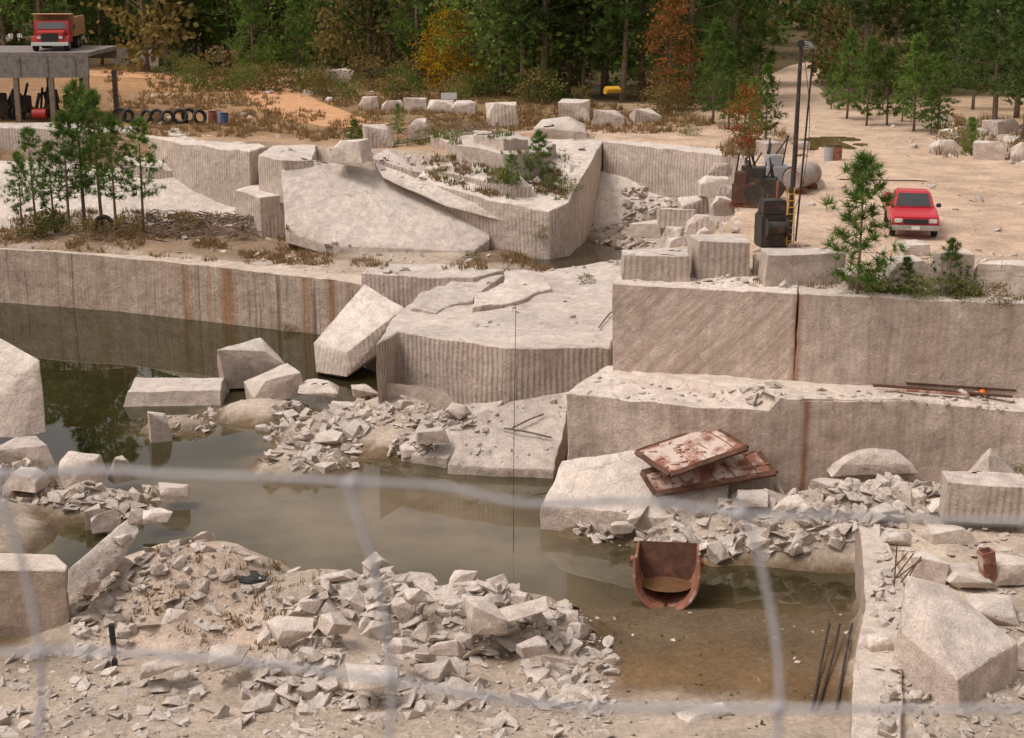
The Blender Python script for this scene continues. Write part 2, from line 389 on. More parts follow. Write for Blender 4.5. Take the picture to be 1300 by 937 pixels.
# ------------------------------------------------------------ rock mesh finishing
def finish(bm,L=.5,amp=.08,freq=.7,bev=.05,seed=0):
    bmesh.ops.recalc_face_normals(bm,faces=bm.faces)
    if bev: bmesh.ops.bevel(bm,geom=list(bm.edges),offset=bev,segments=1,affect='EDGES',clamp_overlap=True)
    bmesh.ops.triangulate(bm,faces=bm.faces)
    for _ in range(8):
        lg=[e for e in bm.edges if e.calc_length()>L]
        if not lg: break
        bmesh.ops.subdivide_edges(bm,edges=lg,cuts=1); bmesh.ops.triangulate(bm,faces=[f for f in bm.faces if len(f.verts)>3])
    bm.normal_update()
    uv=bm.loops.layers.uv.new("UVMap")
    for f in bm.faces:
        nn=f.normal
        if abs(nn.z)>.75:
            for l in f.loops: l[uv].uv=(l.vert.co.x,l.vert.co.y)
        else:
            a=round(math.atan2(nn.y,nn.x)/.12)*.12; tx,ty=-math.sin(a),math.cos(a)
            for l in f.loops: l[uv].uv=(l.vert.co.x*tx+l.vert.co.y*ty,l.vert.co.z)
    off=Vector((seed*3.1,seed*1.7,seed*.9))
    for v in bm.verts:
        p=v.co*freq+off
        v.co+=noise.noise_vector(p)*amp+noise.noise_vector(p*3.3)*amp*.45+noise.noise_vector(p*9)*amp*.18
sd_=[0]
def prism(name,top,zb,mat,L=.5,amp=.09,bev=.06,label="",cat="rock ledge",group=None):
    sd_[0]+=1
    T=[P(*q) for q in top]
    area=sum(T[i].x*T[(i+1)%len(T)].y-T[(i+1)%len(T)].x*T[i].y for i in range(len(T)))
    if area<0: T=T[::-1]
    bm=bmesh.new()
    tv=[bm.verts.new(p) for p in T]; bv=[bm.verts.new(Vector((p.x,p.y,zb))) for p in T]
    bm.faces.new(tv); bm.faces.new(bv[::-1]); k=len(T)
    for i in range(k): bm.faces.new((tv[i],bv[i],bv[(i+1)%k],tv[(i+1)%k]))
    finish(bm,L,amp,.6,bev*.6,sd_[0])
    o=mkobj(name,bm,mat,smooth=28,label=label,category=cat,group=group)
    solids.append(o)
    return o
def hull(name,pts,mat,L=.35,amp=.06,bev=.05,label="",cat="boulder",group=None,raw=False,lo=None):
    sd_[0]+=1
    bm=bmesh.new()
    for p in pts: bm.verts.new(p if raw else R(*p))
    bmesh.ops.convex_hull(bm,input=bm.verts,use_existing_faces=False)
    bmesh.ops.delete(bm,geom=[v for v in bm.verts if not v.link_faces],context='VERTS')
    bmesh.ops.dissolve_limit(bm,angle_limit=math.radians(6),verts=bm.verts,edges=bm.edges)
    finish(bm,L,amp,.8,bev,sd_[0])
    o=mkobj(name,bm,mat,smooth=24,label=label,category=cat,group=group)
    (loose if (raw if lo is None else lo) else solids).append(o); return o
def blk(u0,u1,v0,v1,z,kd=.7,rot=0.,mat=None,label="pale granite block on the quarry floor",jit=.10,taper=.95,name="granite_block",amp=.025,tilt=(0,0),sink=.08,group="quarried granite blocks lying about"):
    mat=mat or M_gran
    uc=(u0+u1)/2; b0=P(uc,v1,z)
    s=F/( (b0.y*cp+(CAMZ-z)*sp) )
    w=(u1-u0)/s; th=math.atan2(CAMZ-z,b0.y); dpt=w*kd
    h=((v1-v0)/s-dpt*math.sin(th))/math.cos(th)
    if h<.25*w*.5: dpt*=.6; h=((v1-v0)/s-dpt*math.sin(th))/math.cos(th)
    h=max(h,.18)
    c,sn=abs(math.cos(rot)),abs(math.sin(rot)); w2=w/(c+kd*sn) if rot else w; dpt2=dpt*(w2/w)
    r=random.Random(int(u0*7+v0*3))
    pts=[]
    for sx in (-1,1):
        for sy in (-1,1):
            for sz in (0,1):
                k=1 if sz==0 else taper
                p=Vector((sx*w2/2*k+r.uniform(-jit,jit)*w2*.5,sy*dpt2/2*k+r.uniform(-jit,jit)*dpt2*.5,sz*h-(1-sz)*sink+ (r.uniform(-jit,jit)*h if sz else 0)))
                if sz and jit>.12 and r.random()<.6:
                    q=p.copy(); q.z*=r.uniform(.3,.7); pts.append(Euler((tilt[0],tilt[1],rot)).to_matrix()@q); p=Vector((p.x*r.uniform(.3,.7),p.y*r.uniform(.5,.9),p.z))
                pts.append(Euler((tilt[0],tilt[1],rot)).to_matrix()@p)
    base=b0+Vector((0,dpt/2,0))
    return hull(name,[p+base for p in pts],mat,L=max(.12,w*.12),amp=amp*max(.5,min(w,2)),bev=.012*min(w,1.6),label=label,cat="granite block",group=group,raw=True)
# ------------------------------------------------------------ main ledges and walls
prism("quarry_wall",[(778,361,.02),(900,367,0),(1013,373,0),(1014,348,0),(806,330,0)],-3.1,M_diag,.4,.07,.04,label="upper sawn granite wall with diagonal streaks below block row",cat="quarry wall")
prism("quarry_wall",[(1013.4,373,0),(1160,380,0),(1500,393,0),(1500,352,0),(1014.4,348,0)],-3.1,M_wall,.4,.07,.04,label="upper granite quarry wall beside rust stained joint",cat="quarry wall")
prism("quarry_wall",[(718,499,-2.85),(770,503,-2.85),(850,512,-2.75),(975,524,-2.95),(990,508,-2.6),(1150,508,-2.7),(1290,520,-2.9),(1500,538,-2.9),(1500,470,-2.75),(770,462,-2.6)],-7,M_wall,.42,.10,.07,label="lower stepped granite quarry wall above the rubble bank",cat="quarry wall")
prism("granite_ledge",[(478,436,-3.25),(505,420,-3.2),(560,431,-3.25),(640,441,-3.25),(776,441,-3.2),(812,326,-3.1),(700,341,-3.3),(600,344,-3.2),(560,356,-3.2),(520,384,-3.25),(498,404,-3.25)],-6.6,M_drill,.45,.08,.08,label="broad flat granite ledge with drilled front face")
prism("granite_slab",[(600,392,-3.06),(606,374,-3.0),(632,362,-3.0),(650,352,-3.0),(690,352,-3.04),(700,366,-3.1),(680,370,-3.12),(668,380,-3.15),(640,386,-3.14)],-3.5,M_gran,.18,.12,.05,label="thin broken granite layer on flat ledge",cat="granite slab")
prism("granite_slab",[(520,390,-3.07),(532,372,-3.02),(560,366,-3.05),(570,356,-3.0),(600,352,-3.02),(640,350,-3.04),(612,366,-3.07),(600,380,-3.12),(570,386,-3.14),(552,396,-3.16)],-3.5,M_gran,.18,.12,.05,label="raised granite layer at ledge corner",cat="granite slab")
prism("granite_slab",[(458,346,-2.85),(482,335,-2.8),(560,335,-2.75),(640,342,-2.85),(600,352,-2.85),(540,352,-2.9)],-4.2,M_drillf,.35,.06,.05,label="thick granite slab overhanging the flooded pit",cat="granite slab")
prism("granite_slab",[(566,590,-6.2),(598,528,-4.95),(650,508,-4.75),(722,496,-4.6),(714,560,-5.75),(702,597,-6.2)],-7.4,M_gran,.35,.09,.05,label="large tilted granite slab dipping into water",cat="granite slab")
prism("granite_slab",[(510,578,-6.3),(535,528,-5.4),(596,512,-5.0),(640,508,-4.9),(612,532,-5.25),(570,583,-6.2)],-7.4,M_gran,.3,.10,.05,label="broken granite slab dipping into water",cat="granite slab")
prism("granite_slab",[(484,528,-6.1),(488,486,-4.85),(560,492,-4.8),(585,516,-5.4)],-7.2,M_gran,.3,.09,.05,label="granite slab against the drilled ledge",cat="granite slab")
prism("granite_slab",[(688,640,-5.75),(712,584,-4.75),(800,570,-4.3),(926,598,-4.75),(926,650,-5.6),(830,655,-5.75)],-7.4,M_gran,.35,.09,.05,label="granite slab carrying two rusted steel panels",cat="granite slab")
prism("quarry_wall",[(-500,300,-3.8),(0,315,-3.85),(150,326,-3.9),(300,341,-3.9),(400,352,-3.95),(462,362,-4.05),(500,352,-4),(420,338,-3.95),(-500,285,-3.8)],-7.6,M_rusty,.5,.06,.05,label="long low quarry wall with rust streaks above water",cat="quarry wall")
prism("granite_outcrop",[(-300,155,.4),(-20,160,.35),(90,166,.3),(172,168,.15),(176,160,.15),(-300,146,.4)],-4,M_drillf,.6,.10,.08,label="drilled granite face behind the pine clump",cat="rock outcrop")
prism("granite_outcrop",[(172,172,.05),(250,184,.0),(316,192,0),(340,186,0),(310,176,0),(200,165,.05)],-4,M_drillf,.5,.09,.08,label="long drilled granite bench above sloping slab",cat="rock outcrop")
prism("granite_slab",[(-300,200,-1.3),(60,205,-1.4),(180,214,-1.6),(300,238,-2.3),(306,292,-3.7),(180,287,-3.8),(60,290,-3.9),(-300,288,-3.7)],-5,M_gran,.5,.12,.08,label="wide sloping granite slab behind young pines",cat="granite slab")
prism("granite_slab",[(150,196,-.9),(230,204,-1.1),(262,216,-1.5),(230,220,-1.7),(176,210,-1.3)],-2.4,M_drillf,.35,.08,.05,label="broken slab lying on the sloping granite shelf",cat="granite slab")
prism("granite_block",[(298,241,-1.75),(330,232,-1.7),(364,236,-1.7),(362,248,-1.8),(330,250,-1.8)],-4.2,M_drillf,.35,.07,.06,label="granite block wedged beside large tilted face",cat="granite block")
prism("granite_block",[(328,197,0.),(346,184,.0),(402,184,.05),(396,202,0.),(360,203,0)],-2.2,M_drillf,.4,.07,.06,label="drilled granite block on top of outcrop",cat="granite block")
hull("granite_outcrop",[(388,202,77),(357,216,76.4),(474,214,77.2),(530,240,76.4),(622,294,74.8),(622,304,74.0),(620,324,73.9),(600,320,72.9),(600,333,72.8),(418,311,73),(418,324,72.9),(362,294,73.9),(364,308,73.8),(500,218,84),(400,210,84),(620,300,82),(380,330,80),(610,345,80)],M_gran,.4,.04,.03,label="huge tilted granite face above the terrace",cat="rock outcrop")
hull("granite_slab",[(474,206,77.0),(532,231,76.0),(640,268,74.5),(642,282,74.2),(566,262,74.7),(486,226,75.9),(474,208,80),(640,272,79),(486,232,79),(640,290,77),(532,233,80)],M_drillf,.3,.04,.03,label="long tilted granite sheet leaning on the outcrop",cat="granite slab")
prism("granite_outcrop",[(526,226,-.95),(560,236,-1.15),(620,252,-1.6),(698,270,-2.1),(722,258,-1.8),(742,216,-.7),(766,178,0),(700,172,0),(560,196,-.05)],-5,M_drillf,.45,.08,.08,label="stepped granite bench with drilled faces and weeds",cat="rock outcrop")
prism("granite_slab",[(538,213,-.5),(590,223,-.75),(652,239,-1.15),(676,236,-1.05),(660,222,-.65),(600,206,-.2),(560,204,-.2)],-1.9,M_drillf,.3,.06,.05,label="long drilled slab layered on the granite bench",cat="granite slab")
prism("granite_outcrop",[(546,172,.55),(580,184,.5),(640,194,.35),(690,196,.2),(706,182,.3),(640,168,.5),(575,163,.6)],-1.5,M_gran,.4,.09,.08,label="pale granite slab resting on the bench",cat="granite slab")
prism("granite_slab",[(600,170,.95),(640,178,.85),(672,176,.8),(650,166,.9)],.2,M_gran,.3,.08,.05,label="small upper granite slab on the bench",cat="granite slab")
prism("granite_slab",[(468,200,-.1),(492,188,.2),(560,208,-.35),(545,222,-.9),(520,215,-.6)],-2.0,M_drillf,.3,.05,.06,label="tilted granite slab beside the outcrop",cat="granite slab")
prism("quarry_wall",[(766,180,.0),(860,189,0),(946,200,0),(952,190,0),(860,179,0),(770,172,0)],-5,M_drillf,.5,.07,.06,label="drilled back wall of small side pit",cat="quarry wall")
prism("granite_slab",[(764,216,-1.5),(850,238,-2.1),(868,262,-2.9),(800,280,-3.7),(748,290,-4.2),(738,270,-3.9),(750,240,-2.8)],-5.6,M_gran,.45,.12,.06,label="sloping granite slab in the side pit",cat="granite slab")
prism("concrete_wall",[(1088,652,-5.0),(1112,650,-5.0),(1150,750,-5.0),(1140,1000,-5.0),(1078,1000,-5.0),(1084,850,-5.),(1100,755,-5.0)],-7.4,M_conc,.3,.06,.05,label="pale concrete retaining wall at the muddy shore",cat="wall")
prism("concrete_wall",[(-200,700,-4.6),(70,704,-4.6),(86,716,-4.6),(84,724,-4.65),(-200,730,-4.6)],-7,M_conc,.35,.06,.05,label="stained concrete block wall beside rubble pile",cat="wall")
hull("granite_block",[(463,361,62.5),(513,391,60.8),(440,447,59.6),(398,436,60.6),(401,473,60.1),(440,479,59.3),(516,420,60.9),(468,372,64),(522,424,62.8),(410,480,62)],M_drillf,.25,.03,.02,label="large granite block tipped up against the ledge",cat="granite block")
blk(262,366,428,492,-6.35,.7,.3,jit=.18,label="grey angular boulder standing in the shallows")
blk(154,279,477,517,-6.55,.55,.05,jit=.10,label="long flat granite block lying in the water")
blk(302,388,468,512,-6.2,.8,.5,jit=.16,tilt=(-.1,-.2),label="tilted granite slab at the water edge")
blk(300,355,506,527,-6.4,.6,.1,jit=.16)
blk(186,216,522,562,-6.5,.7,.4,jit=.2,label="small upright pale rock in the water")
for a in [(380,425,478,500,-5.9),(420,468,506,528,-5.9),(398,440,546,562,-6.1),(440,478,484,505,-5.6),(390,425,586,600,-6.3),(560,600,512,526,-5.1),(500,552,560,576,-6.2),(474,505,508,522,-5.8)]: blk(*a,1.1,rnd.uniform(-.6,.6),jit=.34,tilt=(rnd.uniform(-.2,.2),rnd.uniform(-.2,.2)),label="pale angular rock on the rubble island")
hull("granite_block",[(-60,432,51),(0,430,51),(26,444,50.6),(51,457,50.2),(58,549,49.4),(30,556,49.0),(-60,556,48.6),(-60,440,54),(48,462,53),(56,540,52.5)],M_gran,.3,.03,.02,label="tall pale granite block with sloping top",cat="granite block")
blk(62,134,570,618,-5.9,.8,.3,jit=.25,taper=.8); blk(134,172,574,610,-6.1,.8,.6,jit=.2,taper=.8); blk(-20,62,550,592,-5.7,.8,.2,jit=.25,taper=.85)
blk(0,60,590,622,-5.8,.8,-.2,jit=.25,taper=.85); blk(104,134,638,670,-6.45,.7,.3,jit=.2); blk(175,215,640,662,-6.0,.8,.3,jit=.3); blk(200,236,612,636,-6.2,.8,.1,jit=.3)
hull("granite_slab",[(84,752,34.9),(86,722,35.2),(150,668,36.8),(172,652,37.2),(178,676,36.8),(150,720,36),(100,760,34.9),(110,752,36)],M_rock,.25,.04,.02,label="dark thin slab leaning on the rubble pile",cat="granite slab")
g2="row of granite blocks along the wall top"
blk(790,878,314,357,0,.55,-.03,M_drillf,jit=.05,group=g2,label="cut granite block on the quarry wall edge")
blk(879,955,297,354,0,.8,.10,M_drillf,jit=.07,group=g2,label="tall drilled granite block on the wall edge")
blk(966,1071,314,363,0,.5,.12,M_gran,jit=.12,group=g2,label="angular granite block on the wall edge")
blk(1112,1190,325,367,0,.7,.2,jit=.18,group=g2,label="weathered granite boulder beside young pine")
blk(1188,1235,317,376,0,.8,.1,M_drillf,jit=.1,group=g2,label="squat granite block near weeds on wall edge")
blk(1234,1320,326,376,0,.6,-.2,jit=.16,group=g2,label="sloping granite block on the wall edge")
blk(1070,1112,340,368,0,.8,.3,jit=.25,group=g2,label="low rough granite block behind young pine")
blk(955,968,326,350,0,.8,.1,jit=.2,group=g2,label="small upright stone between cut blocks")
blk(1140,1180,305,326,0,.8,.2,jit=.25,group=g2,label="low rough stone in front of the pickup")
for a in [(422,470,177,205),(460,500,160,188),(519,551,150,178),(616,656,130,161),(675,748,149,176),(710,752,128,153),(751,796,137,161),(800,842,137,156),
          (943,980,67,84),(138,170,60,84),(168,203,64,85),(405,452,87,103),(1180,1228,176,196),(1238,1285,178,204),(1285,1330,180,206),(885,930,222,248),(860,900,248,270),
          (836,886,262,288),(870,915,272,296),(900,935,250,272),(800,850,278,300),(838,870,288,312),(880,905,290,310),(840,880,300,330),(1008,1030,178,190),(960,1000,178,196),(0,30,45,60),(30,60,48,62),(1195,1240,160,178),(910,940,236,262),(1250,1300,150,172),(900,930,205,222),(1030,1050,226,240)]:
    v1=a[3]
    z=0 if not(780<a[0]<932 and 240<v1<335) else -(.4+ (932-a[1])/130*2.2)
    if a[0]in(885,910): z=-.2
    blk(a[0],a[1],a[2],a[3],z,.7,rnd.uniform(-.5,.5),rnd.choice([M_gran,M_drillf]),jit=.16,label="pale granite block on sandy upper ground")
for u in range(455,600,29): blk(u,u+33+rnd.uniform(-6,5),125+int((u-455)*.05)+rnd.uniform(-3,4),140+int((u-455)*.05),0,.5,rnd.uniform(-.15,.15),jit=.14,label="low granite block in a row by the track")
tp4=[R(1152,730,31.6),R(1200,742,32.0),R(1292,815,30.6),R(1216,864,29.3),R(1141,800,30.9)]
hull("granite_block",tp4+[Vector((p.x+(-.2 if i in(0,4) else .1),p.y-(.25 if i in(3,) else 0),-5.8)) for i,p in enumerate(tp4)],M_gran,.2,.03,.02,label="large pale angular granite block on the sandy bank",cat="granite block",raw=True)
blk(1200,1312,598,662,-4.9,.5,-.15,M_drillf,jit=.08,label="cut granite block on the rubble bank")
blk(1228,1302,566,612,-4.6,.7,.5,jit=.2,taper=.4,label="pointed granite block against the wall")
blk(1056,1172,560,602,-4.7,.5,.1,jit=.2,taper=.7,label="grey granite boulder at the wall foot")
for a in [(1105,1160,604,632,-5.0),(1160,1215,698,738,-5.1),(1262,1330,698,742,-5.1),(1175,1240,664,690,-5.1),(1236,1305,752,792,-5.1),(1120,1165,670,690,-5.1),(1205,1262,715,745,-5.1),(1100,1140,800,830,-5.0),(1290,1350,800,850,-5.1),(1180,1250,625,648,-5.0)]:
    blk(*a,.9,rnd.uniform(-.5,.5),jit=.26,label="pale broken stone on the sandy bank")
for a in [(590,638,756,800,-5.4),(612,690,762,792,-5.3),(480,530,806,830,-5.3),(650,700,806,832,-5.5),(505,545,745,765,-5.1),(452,497,700,722,-5.2),(440,500,848,870,-5.4),(400,440,772,806,-5.2),(200,240,772,790,-4.9),(540,600,806,836,-5.3),(340,392,780,806,-5.2),(560,610,722,742,-5.2),(120,165,700,724,-5.0),(260,310,816,842,-5.4),(690,740,770,792,-5.8),(170,230,832,858,-5.6),(395,450,722,742,-5.1)]:
    blk(*a,1.2,rnd.uniform(-.8,.8),jit=.38,tilt=(rnd.uniform(-.35,.35),rnd.uniform(-.35,.35)),label="pale split rock on the rubble pile")
blk(115,150,646,672,-6.3,.6,.3,jit=.3)
blk(525,570,542,560,-5.6,.5,.2,jit=.2); blk(860,930,892,915,-6.0,.7,.3,jit=.3)
for a in [(940,975,622,640,-5.1),(985,1030,628,648,-5.2),(1040,1085,644,664,-5.5),(960,1000,660,676,-5.9),(770,810,660,676,-6.1),(1030,1075,604,622,-4.8),(1100,1150,640,658,-5.0)]: blk(*a,1.0,rnd.uniform(-.6,.6),jit=.34,label="angular granite rock on the wall foot bank")
# ------------------------------------------------------------ surface query
def bvh_of(objs):
    vs=[];fs=[]
    for o in objs:
        k=len(vs); me=o.data; vs+= [v.co.copy() for v in me.vertices]; fs+=[[i+k for i in p.vertices] for p in me.polygons]
    return BVHTree.FromPolygons(vs,fs)
BV=bvh_of(solids); BL=bvh_of(loose)
CO=Vector((0,0,CAMZ))
def hit(u,v):
    r=ray(u,v).normalized(); l,nn,i,d=BV.ray_cast(CO+r*5,r,900)
    return l,nn
# ------------------------------------------------------------ rubble
rmesh=[]
for k in range(20):
    r=random.Random(k+100); bm=bmesh.new()
    shard=k%2==0
    sx,sy,sz=r.uniform(.8,1),r.uniform(.45,.95),(r.uniform(.16,.32) if shard else r.uniform(.35,.7))
    for i in range(r.randint(8,10) if shard else r.randint(10,15)):
        v=Vector((r.uniform(-1,1),r.uniform(-1,1),r.uniform(-1,1)))
        mx=max(abs(v.x),abs(v.y),abs(v.z)); v/=mx*r.uniform(.95,1.2); bm.verts.new((v.x*sx*.5,v.y*sy*.5,v.z*sz*.5))
    bmesh.ops.convex_hull(bm,input=bm.verts); bmesh.ops.delete(bm,geom=[v for v in bm.verts if not v.link_faces],context='VERTS')
    bmesh.ops.dissolve_limit(bm,angle_limit=math.radians(12),verts=bm.verts,edges=bm.edges)
    bmesh.ops.bevel(bm,geom=list(bm.edges),offset=.014,segments=1,affect='EDGES',clamp_overlap=True); bmesh.ops.triangulate(bm,faces=bm.faces)
    me=bpy.data.meshes.new("rubble_rock"); bm.to_mesh(me); bm.free(); me.materials.append(M_rock); rmesh.append(me)
rocks=[]
def inpoly(p,poly):
    ins=False;n_=len(poly)
    for i in range(n_):
        x1,y1=poly[i];x2,y2=poly[(i+1)%n_]
        if (y1>p[1])!=(y2>p[1]) and p[0]<(x2-x1)*(p[1]-y1)/(y2-y1)+x1: ins=not ins
    return ins
def scatter(poly,n_,s0,s1,pw=2.2,flat=.35,minz=.35,zmin=-6.62,cl=.58):
    us=[p[0] for p in poly];vs=[p[1] for p in poly]; c=0;k=0
    while c<n_ and k<n_*8:
        k+=1; u=rnd.uniform(min(us),max(us));v=rnd.uniform(min(vs),max(vs))
        if not inpoly((u,v),poly): continue
        if vn(np.array([u*.02]),np.array([v*.035]),77)[0]<cl*rnd.random(): continue
        l,nn=hit(u,v)
        if l is None or nn.z<minz or l.z<zmin: continue
        r=ray(u,v).normalized(); q,_,_,_=BL.ray_cast(CO+r*5,r,900)
        if q is not None and q.y<l.y: continue
        s=s0+(s1-s0)*rnd.random()**pw
        rocks.append((s,l+Vector((0,0,s*.03)),Euler((rnd.gauss(0,flat),rnd.gauss(0,flat),rnd.uniform(0,6.3))),rnd.randrange(20))); c+=1
pile=[(90,760),(150,680),(250,655),(330,690),(400,712),(480,712),(640,712),(760,770),(780,850),(760,940),(0,940),(0,830),(80,830)]
scatter(pile,3200,.03,.13,1.5)
scatter(pile,330,.12,.75,2.4,cl=.9)
scatter([(150,690),(330,700),(340,800),(110,800)],110,.10,.6,2.2,cl=.9)
scatter([(0,830),(780,830),(780,940),(0,940)],480,.05,.6,2.4,cl=.9)
scatter([(320,790),(400,740),(470,705),(640,705),(700,740),(770,830),(760,900),(320,900)],620,.12,.9,2.4,cl=.8)
scatter([(430,705),(640,705),(720,760),(560,790),(430,760)],120,.25,.9,1.8)
scatter([(90,760),(160,690),(200,720),(160,830),(90,830)],70,.2,.7,1.5)
scatter([(0,560),(120,570),(230,600),(235,640),(150,665),(60,640),(0,640)],200,.08,.8,2.2)
scatter([(295,560),(360,535),(450,545),(462,590),(400,602),(310,585)],240,.07,.75,2.4)
scatter([(350,500),(410,470),(490,490),(500,540),(420,548),(350,540)],260,.07,.85,2.4)
scatter([(480,485),(600,500),(600,540),(480,545)],150,.08,.6,2.2)
scatter([(180,520),(290,515),(290,548),(200,555)],70,.08,.4,2)
scatter([(500,555),(560,540),(560,575),(490,580)],60,.15,.6,2)
scatter([(690,655),(920,640),(925,595),(1090,590),(1190,600),(1190,640),(1095,690),(900,705),(760,690)],560,.07,.9,2.5)
scatter([(990,570),(1200,560),(1230,620),(1000,625)],120,.15,.9,2.4)
scatter([(740,780),(1080,775),(1080,935),(740,935)],80,.03,.2,3)
scatter([(1110,650),(1300,660),(1300,940),(1110,940)],420,.05,.5,2.6)
scatter([(985,495),(1300,500),(1300,520),(985,510)],90,.08,.35,2)
scatter([(940,488),(990,488),(990,512),(940,508)],14,.3,.7,2)
scatter([(790,240),(935,225),(940,300),(860,335),(790,330)],150,.2,.9,2,minz=.2)
scatter([(700,290),(790,285),(800,340),(700,345)],50,.2,.7,2)
scatter([(330,300),(640,325),(700,320),(620,345),(450,350),(300,335)],130,.08,.6,2.8)
scatter([(0,270),(330,270),(450,335),(0,312)],120,.08,.5,2.5)
scatter([(520,340),(790,335),(770,435),(500,430)],90,.05,.3,3)
scatter([(180,165),(770,165),(700,250),(540,240),(330,190)],150,.12,.6,2.5)
scatter([(960,310),(1300,320),(1300,378),(800,358)],170,.06,.45,2.5)
scatter([(140,60),(600,110),(620,165),(150,160)],90,.15,.9,2.5)
scatter([(620,120),(940,160),(1000,290),(1300,300),(1300,180),(1100,150),(700,130)],110,.10,.7,3)
scatter([(1190,150),(1300,150),(1300,210),(1190,200)],40,.4,1.3,2)
scatter([(1190,0),(1300,0),(1300,60),(1200,50)],50,1,3,2)
scatter([(720,500),(780,465),(775,480),(980,500),(975,515),(730,505)],60,.08,.35,2)
scatter([(500,520),(560,490),(720,490),(720,590),(560,590)],60,.08,.3,3)
rocks.sort(key=lambda q:q[0]/max(q[1].y,1),reverse=True)
for s,l,e,k in rocks[:290]:
    o=mo("rubble_rock",rmesh[k],label="angular pale granite rock among quarry rubble",category="rock",group="loose granite rubble rocks")
    o.location=l;o.rotation_euler=e;o.scale=(s,s,s)
vs=[];fs=[]
cache=[([v.co.copy() for v in m_.vertices],[tuple(p.vertices) for p in m_.polygons]) for m_ in rmesh]
for s,l,e,k in rocks[290:]:
    M=e.to_matrix(); b0=len(vs); vv,ff=cache[k]
    vs+=[tuple(M@(c_*s)+l) for c_ in vv]; fs+=[tuple(i+b0 for i in f) for f in ff]
mo("rubble",pymesh("rubble",vs,fs,M_rock),kind="stuff",label="small pale granite rubble strewn over the quarry",category="rubble")
# ------------------------------------------------------------ trees
def trunk_mesh(name,pts,rad,branches,mat):
    bm=bmesh.new(); tube(bm,pts,rad,7)
    for a,b_,r in branches: tube(bm,[a,a.lerp(b_,.5)+Vector((0,0,-.03*(b_-a).length)),b_],[r,r*.6,r*.2],3)
    me=bpy.data.meshes.new(name); bm.to_mesh(me); bm.free(); me.materials.append(mat)
    me.polygons.foreach_set('use_smooth',[True]*len(me.polygons)); return me
def pine(seed,h,cs,cr,nb,nt_,nn_,nl,nw,mat,droop=.15,tk_=.013):
    r=random.Random(seed); pts=[];rad=[]; K=8; bx,by=r.uniform(-.3,.3),r.uniform(-.3,.3)
    for i in range(K+1):
        t=i/K; pts.append(Vector((bx*math.sin(t*2.5)*h*.06,by*math.sin(t*2)*h*.06,t*h))); rad.append(max(.012,h*tk_*(1-t)**.8))
    def at(t): 
        q=t*K;i=min(int(q),K-1); return pts[i].lerp(pts[i+1],q-i)
    br=[];vs=[];fs=[]
    def tuft(c,d,s):
        for _ in range(nn_):
            a=Vector((r.gauss(0,1),r.gauss(0,1),r.gauss(0,1)+.25)).normalized(); a=(a+d*.7).normalized()
            l=nl*s*r.uniform(.6,1.1); sd=a.cross(Vector((r.random()-.5,r.random()-.5,r.random()-.5))).normalized()*nw*s
            k=len(vs); p0=c+a*l*.05
            vs.extend([tuple(p0-sd*.5),tuple(p0+sd*.5),tuple(p0+a*l)]); fs.append((k,k+1,k+2))
    for i in range(nb):
        t=cs+(1-cs)*((i+r.random())/nb)
        q=(t-cs)/(1-cs); L=cr*(min(1,.45+q*2.2))*(1-q)**.65*r.uniform(.45,1.2)+.08*cr
        az=i*2.4+r.uniform(-.5,.5); el=r.uniform(-.05,.35)+q*.7-droop*(1-q)
        d=Vector((math.cos(az)*math.cos(el),math.sin(az)*math.cos(el),math.sin(el))); a=at(t*.98); b_=a+d*L
        br.append((a,b_,max(.008,h*.0035*(1-q*.6))))
        for j in range(nt_):
            s=r.uniform(.4,1.05) if j else 1.0
            off=Vector((r.gauss(0,1),r.gauss(0,1),r.gauss(0,.5)+.3))*L*.13
            tuft(a+d*L*s+off,(d+Vector((0,0,.5))).normalized(),r.uniform(.7,1.15))
    tuft(pts[-1],Vector((0,0,1)),1.1)
    return trunk_mesh("trunk",pts,rad,br,M_bark),pymesh("crown",vs,fs,mat)
def decid(seed,h,cs,cr,ncl,nlv,ls,mat,bark=None,pw=.5):
    r=random.Random(seed); K=6; pts=[];rad=[]
    for i in range(K+1):
        t=i/K; pts.append(Vector((math.sin(t*3+seed)*h*.02,math.cos(t*2+seed)*h*.02,t*h*.92))); rad.append(max(.01,h*.014*(1-t*.9)))
    br=[];vs=[];fs=[]
    for i in range(ncl):
        q=r.random(); z=cs*h+(1-cs)*h*q; R_=cr*math.sqrt(max(.04,1-(2*q-.85)**2*.9))
        az=r.uniform(0,6.28); rr=R_*r.random()**pw; c=Vector((math.cos(az)*rr,math.sin(az)*rr,z))
        st_=Vector((0,0,max(.1,z-rr*.7))); br.append((st_,c,h*.004))
        cs_=cr*r.uniform(.14,.28)
        for _ in range(nlv):
            p=c+Vector((r.gauss(0,1),r.gauss(0,1),r.gauss(0,.7)))*cs_
            a=Vector((r.gauss(0,1),r.gauss(0,1),r.gauss(0,1))).normalized(); b_=a.cross(Vector((r.random(),r.random(),r.random()-.5))).normalized(); s=ls*r.uniform(.6,1.2)
            k=len(vs); vs.extend([tuple(p-a*s),tuple(p+b_*s*.6),tuple(p+a*s),tuple(p-b_*s*.6)]); fs.append((k,k+1,k+2,k+3))
    return trunk_mesh("trunk",pts,rad,br,bark or M_bark),pymesh("crown",vs,fs,mat)
def plant(name,meshes,loc,sc,rot,label,cat,group=None,w=1.0):
    e=empty(name,loc,rot,label=label,category=cat,group=group); e.scale=(sc*w,sc*w,sc)
    mo("trunk",meshes[0],e); mo("crown",meshes[1],e); return e
PN=[pine(s,4,.08,1.3,46,5,24,.34,.028,M_pine) for s in (1,2,3)]
PY=[pine(s,7,.30,1.55,46,5,15,.42,.044,M_pine) for s in (5,6,7)]
